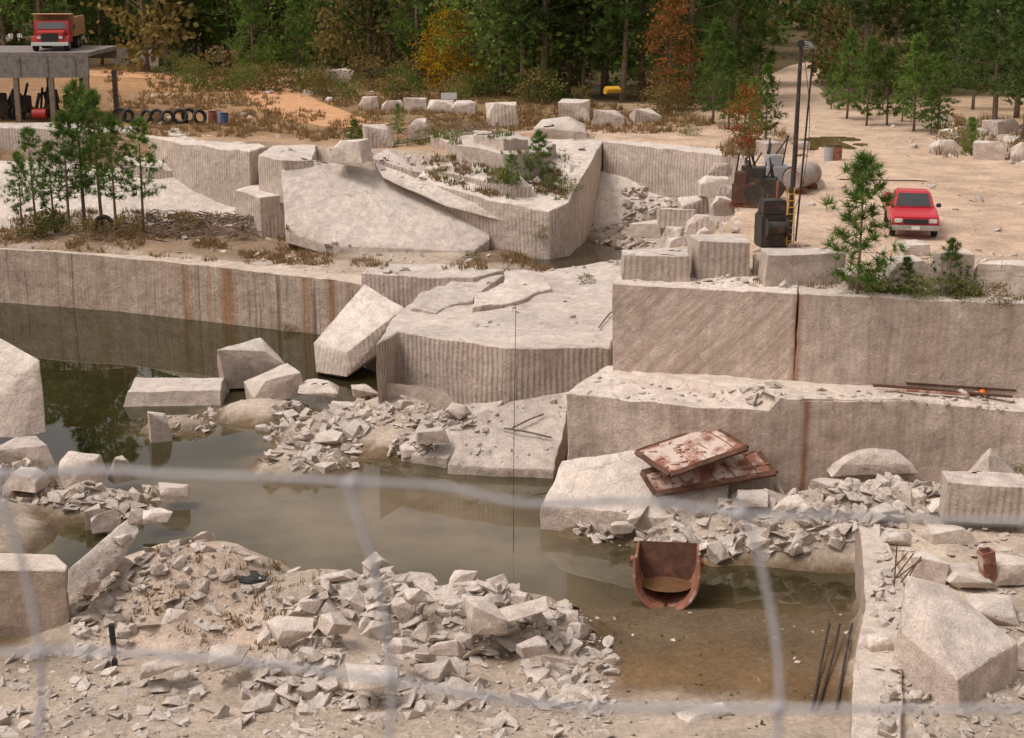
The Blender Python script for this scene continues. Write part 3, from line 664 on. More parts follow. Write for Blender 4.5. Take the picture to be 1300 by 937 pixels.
PF=[pine(s,12,.24,2.7,74,5,11,.7,.12,M_pined,.1,.016) for s in (8,9,10)]
PG=[pine(s,12,.14,2.6,74,5,11,.7,.11,M_pine,.1) for s in (12,13)]
PT=[pine(s,18,.4,3.4,66,6,10,.9,.16,M_pined,.15,.014) for s in (15,16)]
DG=[decid(s,12,.1,3.6,80,40,.18,M_green) for s in (20,21)]
DB=[decid(s,11,.1,3.2,72,38,.17,M_brn) for s in (22,23)]
DY=decid(24,6,.12,2.3,80,46,.12,M_yel); DO=decid(25,9,.10,1.9,74,40,.13,M_ora); DR=decid(26,4.5,.1,1.3,46,32,.11,M_redl)
SH=[decid(30+i,1.6,.05,.95,22,30,.07,m_) for i,m_ in enumerate((M_green,M_gg,M_brn))]
def pt(name,lib,u,v,top,label,cat,z=None,rot=None,base_h=None,w=1.,group=None):
    if z is None:
        l,_=hit(u,v); p=l if l is not None else P(u,v,0)
    else: p=P(u,v,z)
    s=F/(p.y*cp+(CAMZ-p.z)*sp); h=(v-top)/s/math.cos(math.atan2(CAMZ-p.z,p.y))
    return plant(name,lib,p-Vector((0,0,.05)),h/base_h,rnd.uniform(0,6.28) if rot is None else rot,label,cat,group,w)
g="young pines on the terrace"
for i,(u,v,tp) in enumerate([(46,290,165),(70,296,182),(108,292,110),(88,298,146),(130,290,120),(148,296,150),(182,292,154),(28,300,196)]):
    pt("pine_tree",PY[i%3],u,v,tp,"slender young pine growing on the rocky terrace","pine tree",base_h=7,group=g,w=1.12)
pt("pine_tree",PN[0],1088,374,204,"bushy young pine at the quarry wall edge","pine tree",z=0,base_h=4,w=1.1)
pt("pine_tree",PN[1],1148,374,326,"small pine seedling beside granite blocks","pine tree",z=0,base_h=4,w=1.4)
pt("pine_tree",PN[2],1205,376,304,"small pine seedling beside granite blocks","pine tree",z=0,base_h=4,w=1.)
pt("pine_tree",PN[1],684,232,168,"small pine growing from the granite bench","pine tree",base_h=4,w=1.2)
pt("pine_tree",PN[2],650,236,196,"small pine growing from the granite bench","pine tree",base_h=4,w=1.3)
pt("pine_tree",PY[1],505,182,132,"small round pine beside boulders","pine tree",z=0,base_h=7,w=1.1)
pt("pine_tree",PN[0],450,178,152,"low bushy pine shrub by the track","pine tree",z=0,base_h=4,w=1.8)
pt("pine_tree",PN[1],1230,198,150,"small pine on the far sandy lot","pine tree",z=0,base_h=4,w=1.2)
pt("pine_tree",PG[0],322,106,-40,"spreading pine beside the dirt track","pine tree",z=0,base_h=12,w=1.05)
pt("pine_tree",PG[1],380,104,-10,"spreading pine beside the dirt track","pine tree",z=0,base_h=12,w=1.05)
pt("deciduous_tree",DY,572,120,18,"bright yellow autumn tree at forest edge","tree",z=0,base_h=6)
pt("deciduous_tree",DY,612,122,85,"low yellow autumn shrub at forest edge","tree",z=0,base_h=6)
pt("deciduous_tree",DO,850,140,-5,"rust orange autumn tree at forest edge","tree",z=0,base_h=9)
pt("deciduous_tree",DR,945,192,112,"red and orange autumn sapling on the lot edge","tree",z=0,base_h=4.5)
pt("deciduous_tree",DO,955,150,100,"small orange autumn tree","tree",z=0,base_h=9,w=1.3)
for i,(u,v,tp,lib,bh,w) in enumerate([(905,158,30,PG[0],12,1.1),(925,165,70,PG[1],12,1.1),(972,178,84,PG[0],12,1.2),(955,170,100,PG[1],12,1.2),(1075,152,42,PG[1],12,1.1),(1100,160,50,PG[0],12,1.1),(1126,160,62,PG[1],12,1.2),(1160,168,48,PG[0],12,1.2),(1190,165,70,PG[1],12,1.2),(1145,155,80,PG[1],12,1.1),(1055,140,80,PG[0],12,1.1),(1182,172,110,PG[1],12,1.4),(1262,170,-40,PF[0],12,1.2),(1300,178,-20,PF[1],12,1.2),(1235,140,10,PF[2],12,1.1),(1290,150,-60,PF[0],12,1.2)]):
    pt("pine_tree",lib,u,v,tp,"green pine growing beside the sandy lot","pine tree",z=0,base_h=bh,w=w,group="pines around the sandy lot")
libs=[("pine_tree",PF[0],12),("pine_tree",PF[1],12),("pine_tree",PF[2],12),("pine_tree",PT[0],18),("pine_tree",PT[1],18),("deciduous_tree",DG[0],12),("deciduous_tree",DG[1],12),("deciduous_tree",DB[0],11),("pine_tree",PG[0],12),("deciduous_tree",DB[1],11)]
edge=[(130,84),(215,86),(235,82),(262,78),(290,84),(345,84),(410,92),(440,96),(470,98),(500,100),(530,104),(640,122),(665,126),(690,128),(715,124),(740,126),(765,122),(790,130),(815,126),(875,135),(895,130),(770,112),(730,110),(660,108),(600,100),(550,90),(430,80),(60,72),(20,70),(90,74),(-20,72),(930,125),(915,112),(965,108),(1045,100),(1075,110),(1100,120),(1130,118),(1170,120),(1210,112),(1250,110),(1290,112),(1330,118)]
for i,(u,v) in enumerate(edge):
    nm,lib,bh=libs[rnd.choice([0,0,1,1,2,2,3,4,5,6,7,8,8,8])]
    p=P(u,v,0); p.z=Hs(p.x,p.y)
    hh=rnd.uniform(9.5,16)
    if u>1150: hh=rnd.uniform(6,9)
    plant(nm,lib,p,hh/bh,rnd.uniform(0,6.28),"tall %s at the dense forest edge"%("pine" if nm[0]=='p' else "leafy tree"),"tree","trees of the forest edge",rnd.uniform(.95,1.25))
def merged(name,items,label,cat):
    tv=[];tf=[];mats=[];mi=[]
    for (tm,cm),loc,sc,rot in items:
        M=np.array(Matrix.Rotation(rot,3,'Z'))
        for me in (tm,cm):
            a=np.empty(len(me.vertices)*3); me.vertices.foreach_get('co',a); a=a.reshape(-1,3)
            a=a@M.T*sc+np.array(loc); b0=len(tv)
            tv.extend(a.tolist()); mt=me.materials[0]
            if mt not in mats: mats.append(mt)
            for p in me.polygons: tf.append([q+b0 for q in p.vertices]); mi.append(mats.index(mt))
    me=pymesh(name,tv,tf,None)
    for mt in mats: me.materials.append(mt)
    me.polygons.foreach_set('material_index',mi)
    return mo(name,me,kind="stuff",label=label,category=cat)
FL=[pine(40+i,15,.2,3.4,46,4,8,1.0,.3,M_pined,.1,.016) for i in range(2)]+[pine(43,15,.2,3.4,46,4,8,1.0,.3,M_pine,.1,.016),decid(44,13,.05,4.2,54,22,.38,M_green),decid(45,13,.05,4.2,54,22,.38,M_brn)]
items=[]
for row,(y0,nn) in enumerate([(140,22),(152,26),(165,28),(182,30),(205,34),(230,36)]):
    for i in range(nn):
        x=(i+rnd.random())/nn*2-1; x*=y0*.42
        yy=y0+rnd.uniform(-6,6)
        uu=650+x/ (yy*cp+CAMZ*sp)*F
        if 975<uu<1045 and yy<172: continue
        s=rnd.uniform(.8,1.25)
        if uu>1150: s*=.55
        items.append((FL[rnd.choice([0,0,1,1,2,2,2,3,3,4])],(x,yy,Hs(x,yy)),s,rnd.uniform(0,6.3)))
merged("forest",items,"dense dark mixed wood behind the quarry","forest")
UG=[decid(60+i,2.2,.0,1.5,14,16,.2,m_) for i,m_ in enumerate((M_green,M_brn,M_pine))]
items=[]
for i in range(300):
    yy=rnd.uniform(118,195) if rnd.random()<.7 else rnd.uniform(116,135); x=rnd.uniform(-.42,.42)*yy; uu=650+x/(yy*cp+CAMZ*sp)*F
    if 965<uu<1050 and yy<165: continue
    if uu<600 and yy<130: continue
    if uu<240 and yy<150: continue
    items.append((UG[rnd.choice([0,0,1,2])],(x,yy,Hs(x,yy)),rnd.uniform(.5,1.3),rnd.uniform(0,6.3)))
merged("undergrowth",items,"tangled leafy undergrowth on the forest floor","undergrowth")
for i in range(46):
    u=rnd.uniform(210,960); v=100+ (u-120)*.055+rnd.uniform(-12,10)
    p=P(u,v,0); p.z=Hs(p.x,p.y)
    plant("shrub",SH[rnd.choice([0,1,2,2])],p,rnd.uniform(.6,1.5),rnd.uniform(0,6),"low scrubby bush along the forest edge","bush","undergrowth bushes along the forest edge",1.2)
for u,v,s,k in [(40,302,.8,2),(160,300,.7,2),(230,296,.7,2),(60,300,.9,0),(110,304,.7,2),(700,240,.5,1),(640,232,.5,1),(600,330,.35,1),(745,360,.3,2),(385,500,.4,1),(130,530,.5,1),(290,490,.4,2),(1195,355,.6,1),(1170,378,.5,1),(1225,378,.5,1),(1110,372,.5,1),(1268,384,.4,2),(960,180,.7,2),(1215,190,.8,2),(875,172,.5,1),(690,300,.4,2),(540,178,.5,2),(370,430,.5,2),(352,445,.4,2),(1300,610,.4,1),(725,245,.5,1)]:
    l,_=hit(u,v)
    if l: plant("shrub",SH[k],l-Vector((0,0,.1)),s,rnd.uniform(0,6),"small weedy bush among the rocks","bush","weeds among the rocks",1.3)
def grass(name,regions,mat,label):
    vs=[];fs=[]
    for poly,n_,hh in regions:
        us=[p[0] for p in poly];vv=[p[1] for p in poly];c=0;k=0
        while c<n_ and k<n_*6:
            k+=1;u=rnd.uniform(min(us),max(us));v=rnd.uniform(min(vv),max(vv))
            if not inpoly((u,v),poly): continue
            if vn(np.array([u*.03]),np.array([v*.08]),5)[0]<.34: continue
            l,nn=hit(u,v)
            if l is None or nn.z<.5 or l.z<-6.48: continue
            c+=1; h_=hh*rnd.uniform(.5,1.2)
            for _ in range(9):
                a=rnd.uniform(0,6.28); d=Vector((math.cos(a),math.sin(a),0)); p=l+Vector((rnd.gauss(0,.12),rnd.gauss(0,.12),-.02))*hh*2.4
                tip=p+d*h_*rnd.uniform(.1,.6)+Vector((0,0,h_*rnd.uniform(.5,1))); w=Vector((-d.y,d.x,0))*.018*max(1,l.y/50)
                b0=len(vs); vs+= [tuple(p-w),tuple(p+w),tuple(tip)]; fs.append((b0,b0+1,b0+2))
    mo(name,pymesh(name,vs,fs,mat),kind="stuff",label=label,category="grass")
grass("dry_grass",[([(130,80),(480,95),(900,150),(920,172),(600,165),(400,180),(150,170)],3400,.38),([(-5,262),(330,275),(460,330),(620,330),(720,300),(700,345),(300,335),(-5,310)],900,.35),
  ([(540,200),(700,190),(720,250),(640,255),(540,225)],220,.32),([(200,690),(420,700),(400,850),(150,800)],120,.2),([(350,425),(400,425),(400,470),(340,470)],80,.5),([(120,515),(190,510),(190,540),(110,540)],60,.35),
  ([(0,550),(120,560),(60,640),(0,640)],120,.35),([(960,335),(1300,350),(1300,380),(960,362)],300,.25),([(900,160),(1000,170),(990,200),(920,200)],120,.6),([(1180,150),(1300,150),(1300,200),(1190,200)],200,.6)],M_grass,"dry brown grass tufts on quarry ground")
grass("green_weeds",[([(540,200),(720,190),(720,255),(640,255),(540,225)],110,.3),([(1100,355),(1300,360),(1300,382),(1100,372)],200,.28),([(370,480),(400,480),(400,500),(370,500)],20,.4),([(440,165),(700,170),(600,185),(440,185)],140,.4),([(740,780),(1080,780),(1000,940),(740,940)],60,.06)],M_gg,"green weeds sprouting between rocks")
def sticks(label,u0,u1,v0,v1,n_,L,th,name="brush_pile"):
    bm=bmesh.new()
    for i in range(n_):
        l,_=hit(rnd.uniform(u0,u1),rnd.uniform(v0,v1))
        if l is None: continue
        a=rnd.uniform(0,6.3);d=Vector((math.cos(a),math.sin(a)*.6,rnd.uniform(-.05,.35)))*L*rnd.uniform(.4,1)
        z=Vector((0,0,rnd.uniform(.03,.45)*min(1,L)))
        tube(bm,[l+z-d*.5,l+z+Vector((0,0,rnd.uniform(-.1,.2))),l+z+d*.5],[th,th*.8,th*.3],4)
    mkobj(name,bm,M_brush,label=label,category="brush",kind="stuff")
sticks("grey tangled pile of dead branches on terrace",195,325,278,306,200,1.8,.035)
sticks("scattered dead branches around young pines",20,200,288,312,90,1.5,.02)
sticks("dark fallen branches on the ledge",480,640,160,178,40,2.2,.03)
sticks("pale dead branches beside the small pit",790,860,255,300,40,1.5,.02)
# ------------------------------------------------------------ tyres
def tyre_mesh(r=.5,w=.28):
    bm=bmesh.new(); n1,n2=22,8; rg=[]
    for i in range(n1):
        a=2*math.pi*i/n1; ring=[]
        for j in range(n2):
            b_=2*math.pi*j/n2; rr=r*.78+r*.22*math.cos(b_); ring.append(bm.verts.new((rr*math.cos(a),w*.5*math.sin(b_),rr*math.sin(a))))
        rg.append(ring)
    for i in range(n1):
        for j in range(n2): bm.faces.new((rg[i][j],rg[(i+1)%n1][j],rg[(i+1)%n1][(j+1)%n2],rg[i][(j+1)%n2]))
    bmesh.ops.recalc_face_normals(bm,faces=bm.faces)
    me=bpy.data.meshes.new("tyre"); bm.to_mesh(me); bm.free(); me.materials.append(M_rubber); me.polygons.foreach_set('use_smooth',[True]*len(me.polygons)); return me
TY=tyre_mesh(); tg="discarded black tyres"
for u,v in [(152,156),(163,157),(186,158),(199,157),(213,159),(229,158),(240,157),(254,159)]:
    p=P(u,v,0); o=mo("tyre",TY,label="old black tyre standing on brown grass",category="tyre",group=tg)
    o.scale=(rnd.uniform(.8,1),)*3; o.location=(p.x,p.y,.42+Hs(p.x,p.y)); o.rotation_euler=(rnd.uniform(-.35,.1),0,rnd.uniform(-.8,.8))
l,_=hit(132,296); o=mo("tyre",TY,label="black tyre leaning among young pines",category="tyre",group=tg); o.location=l+Vector((0,0,.42)); o.rotation_euler=(-.2,0,.15)
for i,(u,v) in enumerate([(270,158),(278,157),(285,160),(1052,206),(1062,206)]):
    p=P(u,v,0); e=bmesh.new(); cyl(e,(0,0,0),(0,0,.9),.3,seg=16)
    for z_ in (.3,.6,.88): cyl(e,(0,0,z_-.02),(0,0,z_+.02),.315,seg=16)
    o=mkobj("steel_drum",e,[M_rust,M_white,M_blue,M_steel,M_rust][i],smooth=40,label="%s steel drum on the ground"%["rusty","white","blue","grey","rusty"][i],category="drum"); o.location=(p.x,p.y,Hs(p.x,p.y)); o.scale=(.8,.8,.8)
# ------------------------------------------------------------ loading platform and dump truck
pb=P(118,157,0); s=F/(pb.y*cp+CAMZ*sp); hd=(157-70)/s*1.02
x1=pb.x; x0=P(-160,157,0).x; y0=pb.y; dp=7.0
ramp=empty("loading_platform",((x0+x1)/2,y0,0),label="raised grey timber and concrete loading platform on posts",category="platform")
cx_=(x0+x1)/2
def L_(p): return (p[0]-cx_,p[1]-y0,p[2])
bm=bmesh.new(); box(bm,L_(((x0+x1)/2,y0+dp/2,hd-.12)),(x1-x0,dp,.24)); mkobj("deck",bm,M_deck,ramp)
bm=bmesh.new(); box(bm,L_(((x0+x1)/2,y0+.1,hd-.85)),(x1-x0-.1,.2,1.2)); 
for xx in np.arange(x0+.8,x1,1.6): box(bm,L_((xx,y0-.03,hd-.85)),(.1,.06,1.15))
mkobj("edge_beam",bm,M_deck,ramp)
bm=bmesh.new(); box(bm,L_(((x0+x1)/2,y0+dp-.1,hd-.5)),(x1-x0-.1,.2,.5)); mkobj("rear_beam",bm,M_wood,ramp)
for i,xx in enumerate(np.linspace(x1-.25,x0+.3,7)):
    for yy in (y0+.12,y0+dp-.2):
        bm=bmesh.new(); box(bm,L_((xx,yy,(hd-1.45)/2-.1)),(.28,.28,hd-1.3)); mkobj("post",bm,M_wood,ramp)
bm=bmesh.new()
for i in range(34):
    xx=rnd.uniform(x1-6.5,x1-.6); yy=y0+rnd.uniform(.8,3)
    if rnd.random()<.5: box(bm,(xx,yy,rnd.uniform(.3,1.3)),(rnd.uniform(.2,.9),.5,rnd.uniform(.3,1)),Euler((0,rnd.uniform(-.3,.3),rnd.uniform(0,3))),.03)
    else: cyl(bm,(xx,yy,.1),(xx+rnd.uniform(-.8,.8),yy+.3,rnd.uniform(.8,2.2)),rnd.uniform(.04,.12))
mkobj("scrap_machinery",bm,M_dark,label="rusty machinery parts stored under the platform",category="machinery")
bm=bmesh.new(); cyl(bm,(x1-3.6,y0+.4,.55),(x1-2.8,y0+.4,.55),.3,seg=16); mkobj("red_tank",bm,M_redd,smooth=40,label="small red tank under the platform",category="tank")
def wheel(parent,c,r,w):
    d=Vector((w/2,0,0)); 
    e=bpy.data.objects.new("wheel",None); e.location=c; C.objects.link(e); e.parent=parent
    bm=bmesh.new(); cyl(bm,-d,d,r,seg=24); bmesh.ops.bevel(bm,geom=[q for q in bm.edges if abs(abs(q.verts[0].co.x)-w/2)<1e-4 and abs(q.verts[0].co.x-q.verts[1].co.x)<1e-4],offset=r*.08,segments=2,affect='EDGES'); mkobj("tyre",bm,M_rubber,e,smooth=40)
    bm=bmesh.new(); cyl(bm,-d*1.06,d*1.06,r*.55,seg=18); mkobj("rim",bm,M_chrome,e,smooth=40)
def xprism(bm,prof,w,bev=.03):
    a=[bm.verts.new((-w/2,y,z)) for y,z in prof]; b_=[bm.verts.new((w/2,y,z)) for y,z in prof]
    fs_=[bm.faces.new(a[::-1]),bm.faces.new(b_)]; k=len(prof)
    for i in range(k): fs_.append(bm.faces.new((a[i],a[(i+1)%k],b_[(i+1)%k],b_[i])))
    bmesh.ops.recalc_face_normals(bm,faces=fs_)
    if bev: bmesh.ops.bevel(bm,geom=list({e for f in fs_ for e in f.edges}),offset=bev,segments=2,affect='EDGES',clamp_overlap=True)
dt=empty("dump_truck",(R(66,70,y0+1.2).x,y0+1.0,hd),.12,label="old red dump truck parked on the loading platform",category="truck"); dt.scale=(.92,.92,.70)
bm=bmesh.new(); xprism(bm,[(0,.65),(0,1.55),(.9,1.7),(.9,.65)],1.7); mkobj("hood",bm,M_redd,dt,smooth=30)
bm=bmesh.new(); xprism(bm,[(.9,.65),(.9,1.75),(1.05,2.45),(2.1,2.45),(2.2,.65)],2.2); mkobj("cab",bm,M_redd,dt,smooth=30)
bm=bmesh.new(); bm.faces.new([bm.verts.new(Vector(q)+Vector((0,-.035,0))) for q in [(-.9,.915,1.80),(.9,.915,1.80),(.85,1.03,2.32),(-.85,1.03,2.32)]]); mkobj("windshield",bm,M_glass,dt)
bm=bmesh.new(); box(bm,(0,-.02,1.1),(1.0,.06,.75),bev=.01); mkobj("grille",bm,M_blackp,dt)
bm=bmesh.new(); box(bm,(0,-.15,.62),(2.3,.18,.28),bev=.02); mkobj("bumper",bm,M_white,dt)
for sx in (-1,1):
    bm=bmesh.new(); cyl(bm,(sx*.68,-.06,1.15),(sx*.68,.02,1.15),.13,seg=14); mkobj("headlight",bm,M_lamp,dt)
    bm=bmesh.new(); xprism(bm,[(.0,.75),(.1,1.2),(.9,1.25),(1.1,.75)],.4); o=mkobj("fender",bm,M_redd,dt,smooth=30); o.location.x=sx*.98
    bm=bmesh.new(); cyl(bm,(sx*1.15,.95,1.7),(sx*1.4,.9,1.9),.02); box(bm,(sx*1.42,.9,1.95),(.16,.05,.4)); mkobj("mirror",bm,M_blackp,dt)
    wheel(dt,(sx*.98,.5,.5),.5,.3); wheel(dt,(sx*.95,4.0,.5),.5,.5); wheel(dt,(sx*.95,5.2,.5),.5,.5)
bm=bmesh.new()
for pr in [((0,4.3,1.15),(2.5,4.2,.12)),((-1.25,4.3,1.95),(.08,4.2,1.5)),((1.25,4.3,1.95),(.08,4.2,1.5)),((0,2.25,2.1),(2.5,.08,1.8)),((0,6.4,1.9),(2.5,.08,1.4)),((0,1.7,2.98),(2.5,1.1,.06))]: box(bm,*pr,bev=.01)
for yy in np.arange(2.6,6.4,.6): 
    for sx in (-1,1): box(bm,(sx*1.32,yy,1.9),(.07,.1,1.4))
mkobj("dump_bed",bm,M_tan,dt)
bm=bmesh.new(); box(bm,(0,3,.85),(.9,6,.25)); mkobj("chassis",bm,M_dark,dt)
# ------------------------------------------------------------ pickup
pk=P(1161,304,0)
tk=empty("pickup_truck",(pk.x,pk.y,Hs(pk.x,pk.y)),-.16,label="bright red pickup truck parked on sandy lot",category="pickup truck"); tk.scale=(.9,.9,.9)
bm=bmesh.new(); xprism(bm,[(.02,.38),(-.04,.62),(.0,.84),(.12,.92),(.35,.97),(1.3,1.06),(2.9,1.10),(2.9,.38)],1.78,.07); mkobj("body",bm,M_red,tk,smooth=40)
bm=bmesh.new()
a=[(-.82,1.22,1.04),(.82,1.22,1.04),(.82,2.95,1.06),(-.82,2.95,1.06)]; b4=[(-.64,1.85,1.62),(.64,1.85,1.62),(.64,2.75,1.62),(-.64,2.75,1.62)]
A=[bm.verts.new(q) for q in a];B=[bm.verts.new(q) for q in b4]; bm.faces.new(A[::-1]);bm.faces.new(B)
for i in range(4): bm.faces.new((A[i],A[(i+1)%4],B[(i+1)%4],B[i]))
bmesh.ops.bevel(bm,geom=list(bm.edges),offset=.06,segments=2,affect='EDGES'); mkobj("cab",bm,M_red,tk,smooth=40)
def quadp(name,q,off,mat):
    bm=bmesh.new(); bm.faces.new([bm.verts.new(Vector(p)+Vector(off)) for p in q]); bmesh.ops.solidify(bm,geom=list(bm.faces),thickness=.01); mkobj(name,bm,mat,tk)
def lerp3(i0,j0,i1,j1,F_):
    p00,p10,p11,p01=[Vector(x) for x in F_]
    f=lambda s_,t_: p00.lerp(p10,s_).lerp(p01.lerp(p11,s_),t_)
    return [f(i0,j0),f(i1,j0),f(i1,j1),f(i0,j1)]
quadp("windshield",lerp3(.07,.12,.93,.88,(a[0],a[1],b4[1],b4[0])),(0,-.02,.015),M_glass)
quadp("side_window",lerp3(.12,.18,.88,.86,(a[0],a[3],b4[3],b4[0])),(-.022,0,.006),M_glass)
quadp("side_window",lerp3(.12,.18,.88,.86,(a[1],a[2],b4[2],b4[1])),(.022,0,.006),M_glass)
quadp("rear_window",lerp3(.1,.25,.9,.85,(a[3],a[2],b4[2],b4[3])),(0,.02,.01),M_glass)
bm=bmesh.new()
for pr in [((-.85,3.95,.85),(.09,2.1,.52)),((.85,3.95,.85),(.09,2.1,.52)),((0,4.98,.85),(1.6,.07,.5)),((0,3.95,.62),(1.6,2.0,.06)),((0,2.97,.85),(1.6,.07,.5))]: box(bm,*pr,bev=.02)
mkobj("bed",bm,M_red,tk,smooth=30)
bm=bmesh.new(); box(bm,(0,-.045,.72),(.95,.05,.18),bev=.02); mkobj("grille",bm,M_blackp,tk)
bm=bmesh.new(); box(bm,(0,-.12,.48),(1.8,.14,.2),bev=.04); mkobj("bumper",bm,M_chrome,tk,smooth=40)
bm=bmesh.new(); box(bm,(0,-.195,.49),(.32,.012,.13)); mkobj("license_plate",bm,M_white,tk)
for sx in (-1,1):
    bm=bmesh.new(); box(bm,(sx*.66,-.03,.74),(.32,.07,.17),bev=.03); mkobj("headlight",bm,M_lamp,tk,smooth=40)
    bm=bmesh.new(); box(bm,(sx*.98,1.45,1.14),(.2,.08,.16),bev=.03); mkobj("mirror",bm,M_blackp,tk)
    wheel(tk,(sx*.8,.85,.34),.34,.22); wheel(tk,(sx*.8,4.0,.34),.34,.22)
# ------------------------------------------------------------ derrick mast and machines
base=P(1000,312,0); ym=base.y
md_=empty("derrick_mast",base,label="tall dark steel derrick mast with cables on sandy lot",category="derrick")
def q(u,v,dy=0): return R(u,v,ym+dy)-base
bm=bmesh.new(); tube(bm,[q(1001,308),q(1009,200),q(1017,60)],[.10,.085,.06],10); mkobj("mast",bm,M_dark,md_,smooth=50)
bm=bmesh.new(); tube(bm,[q(1010,306,.8),q(1033,62,.1)],.035,8); mkobj("stay",bm,M_dark,md_)
bm=bmesh.new(); tube(bm,[q(1000,306,-.3),q(1004,240),q(1012,120)],.02,6); mkobj("stay",bm,M_rust,md_)
bm=bmesh.new(); c0=q(1023,60)
tube(bm,[c0+Vector((.22*math.cos(a_),.01*a_,.10*math.sin(a_)+.01*a_)) for a_ in [j*.5 for j in range(26)]],.02,5)
mkobj("pulley_head",bm,M_steel,md_)
bm=bmesh.new(); cyl(bm,q(1018,60)+Vector((-.05,-.1,.12)),q(1018,60)+Vector((-.05,.1,.12)),.13,seg=14); mkobj("sheave",bm,M_dark,md_)
bm=bmesh.new()
for sx in (-.12,.12): tube(bm,[q(1003,312,-.4)+Vector((sx,0,0)),q(1004,238,-.2)+Vector((sx,0,0))],.02,5)
for k in range(8): tube(bm,[q(1003,306-8.5*k,-.4+.025*k)+Vector((-.13,0,0)),q(1003,306-8.5*k,-.4+.025*k)+Vector((.13,0,0))],.015,5)
mkobj("ladder",bm,M_yellow,md_)
for pts in ([q(1018,62),q(1012,130,.4),q(1012,200,.6),q(1004,260,.9)],[q(1020,64),q(1028,150,1),q(1018,240,2),q(1000,280,2)]):
    bm=bmesh.new(); tube(bm,smoothpts(pts,8),.012,5); mkobj("cable",bm,M_dark,md_)
wp_=P(982,316,0); wh=empty("winch",(wp_.x,wp_.y+.6,0),.15,label="dark rusty hoist winch box beside the mast",category="winch")
bm=bmesh.new(); box(bm,(0,0,.55),(.95,.9,1.1),bev=.04); box(bm,(0,0,1.35),(.8,.7,.5),bev=.04); mkobj("housing",bm,M_dark,wh,smooth=30)
bm=bmesh.new(); cyl(bm,(-.35,-.5,.7),(.35,-.5,.7),.22,seg=16); cyl(bm,(-.38,-.5,.7),(-.33,-.5,.7),.32,seg=16); cyl(bm,(.33,-.5,.7),(.38,-.5,.7),.32,seg=16); mkobj("drum",bm,M_dark,wh,smooth=40)
bm=bmesh.new(); cyl(bm,(.2,.1,1.5),(.2,.1,2.2),.05); mkobj("exhaust",bm,M_rust,wh)
def machine(u,v,w,h,label,mat,seed):
    r=random.Random(seed); p=P(u,v,0); e=empty("compressor",(p.x,p.y,Hs(p.x,p.y)),r.uniform(-.5,.5),label=label,category="machinery")
    bm=bmesh.new(); box(bm,(0,0,h*.35),(w,.8*w,h*.5),bev=.04); box(bm,(-w*.15,0,h*.7),(w*.55,.6*w,h*.35),bev=.03); mkobj("housing",bm,mat,e,smooth=30)
    bm=bmesh.new(); box(bm,(0,0,h*.06),(w*1.2,w*.5,h*.1)); mkobj("skid",bm,M_rust,e)
    for k in range(5):
        bm=bmesh.new(); cyl(bm,(r.uniform(-w,w)*.5,r.uniform(-.3,.3),h*.5),(r.uniform(-w,w)*.5,r.uniform(-.4,.4),h*r.uniform(.9,1.35)),.035); mkobj("pipe",bm,M_dark,e)
    bm=bmesh.new(); cyl(bm,(w*.5,-.45*w,h*.35),(w*.5,-.35*w,h*.35),h*.25,seg=16); mkobj("flywheel",bm,M_dark,e)
machine(944,262,.9,1.6,"rusty old compressor on the sandy lot",M_rustd,3); machine(965,252,1.3,1.5,"dark engine block on the sandy lot",M_dark,4); machine(985,240,1.1,1.7,"grey compressor beside the tank",M_steel,5); machine(955,232,1.0,1.5,"dark hoist engine with upright pipes",M_dark,6); machine(935,250,.7,1.3,"dark rusty pump at the pit edge",M_dark,8); machine(975,290,.8,1.1,"low rusty gearbox beside the winch",M_dark,9)
tkp=P(1018,242,0); tn=empty("fuel_tank",(tkp.x,tkp.y,0),-.5,label="grey rusting horizontal fuel tank on sandy ground",category="tank")
bm=bmesh.new(); cyl(bm,(0,-1.2,.62),(0,1.2,.62),.48,seg=24)
bmesh.ops.bevel(bm,geom=[e_ for e_ in bm.edges if len(e_.link_faces)==2 and any(len(f.verts)>4 for f in e_.link_faces)],offset=.09,segments=3,affect='EDGES')
mkobj("shell",bm,simple("rusted_grey_tank",(.33,.29,.26),.6,0,.2,3,(.28,.12,.06),(.5,.65)),tn,smooth=40)
bm=bmesh.new(); box(bm,(0,-.7,.1),(.9,.12,.25)); box(bm,(0,.7,.1),(.9,.12,.25)); mkobj("cradle",bm,M_rust,tn)
p=P(777,140,0); y_=empty("yellow_scoop",(p.x,p.y,1.0),.3,label="small yellow machine scoop resting on blocks",category="machinery"); y_.scale=(.8,.8,.7)
bm=bmesh.new(); xprism(bm,[(-.4,0),(-.5,.5),(.1,.75),(.5,.5),(.45,0)],1.2,.05); mkobj("scoop",bm,M_yellow,y_,smooth=30)
bm=bmesh.new(); box(bm,(0,-.5,.1),(1.4,.1,.12)); mkobj("cutting_edge",bm,M_dark,y_)
p=P(570,140,0); sg=empty("notice_board",(p.x,p.y,.0),.1,label="small blank white notice board on a post",category="sign")
bm=bmesh.new(); box(bm,(0,0,.9),(1.0,.04,.4)); mkobj("panel",bm,M_white,sg)
bm=bmesh.new(); box(bm,(0,.05,.5),(.07,.06,1.1)); mkobj("post",bm,M_wood,sg)
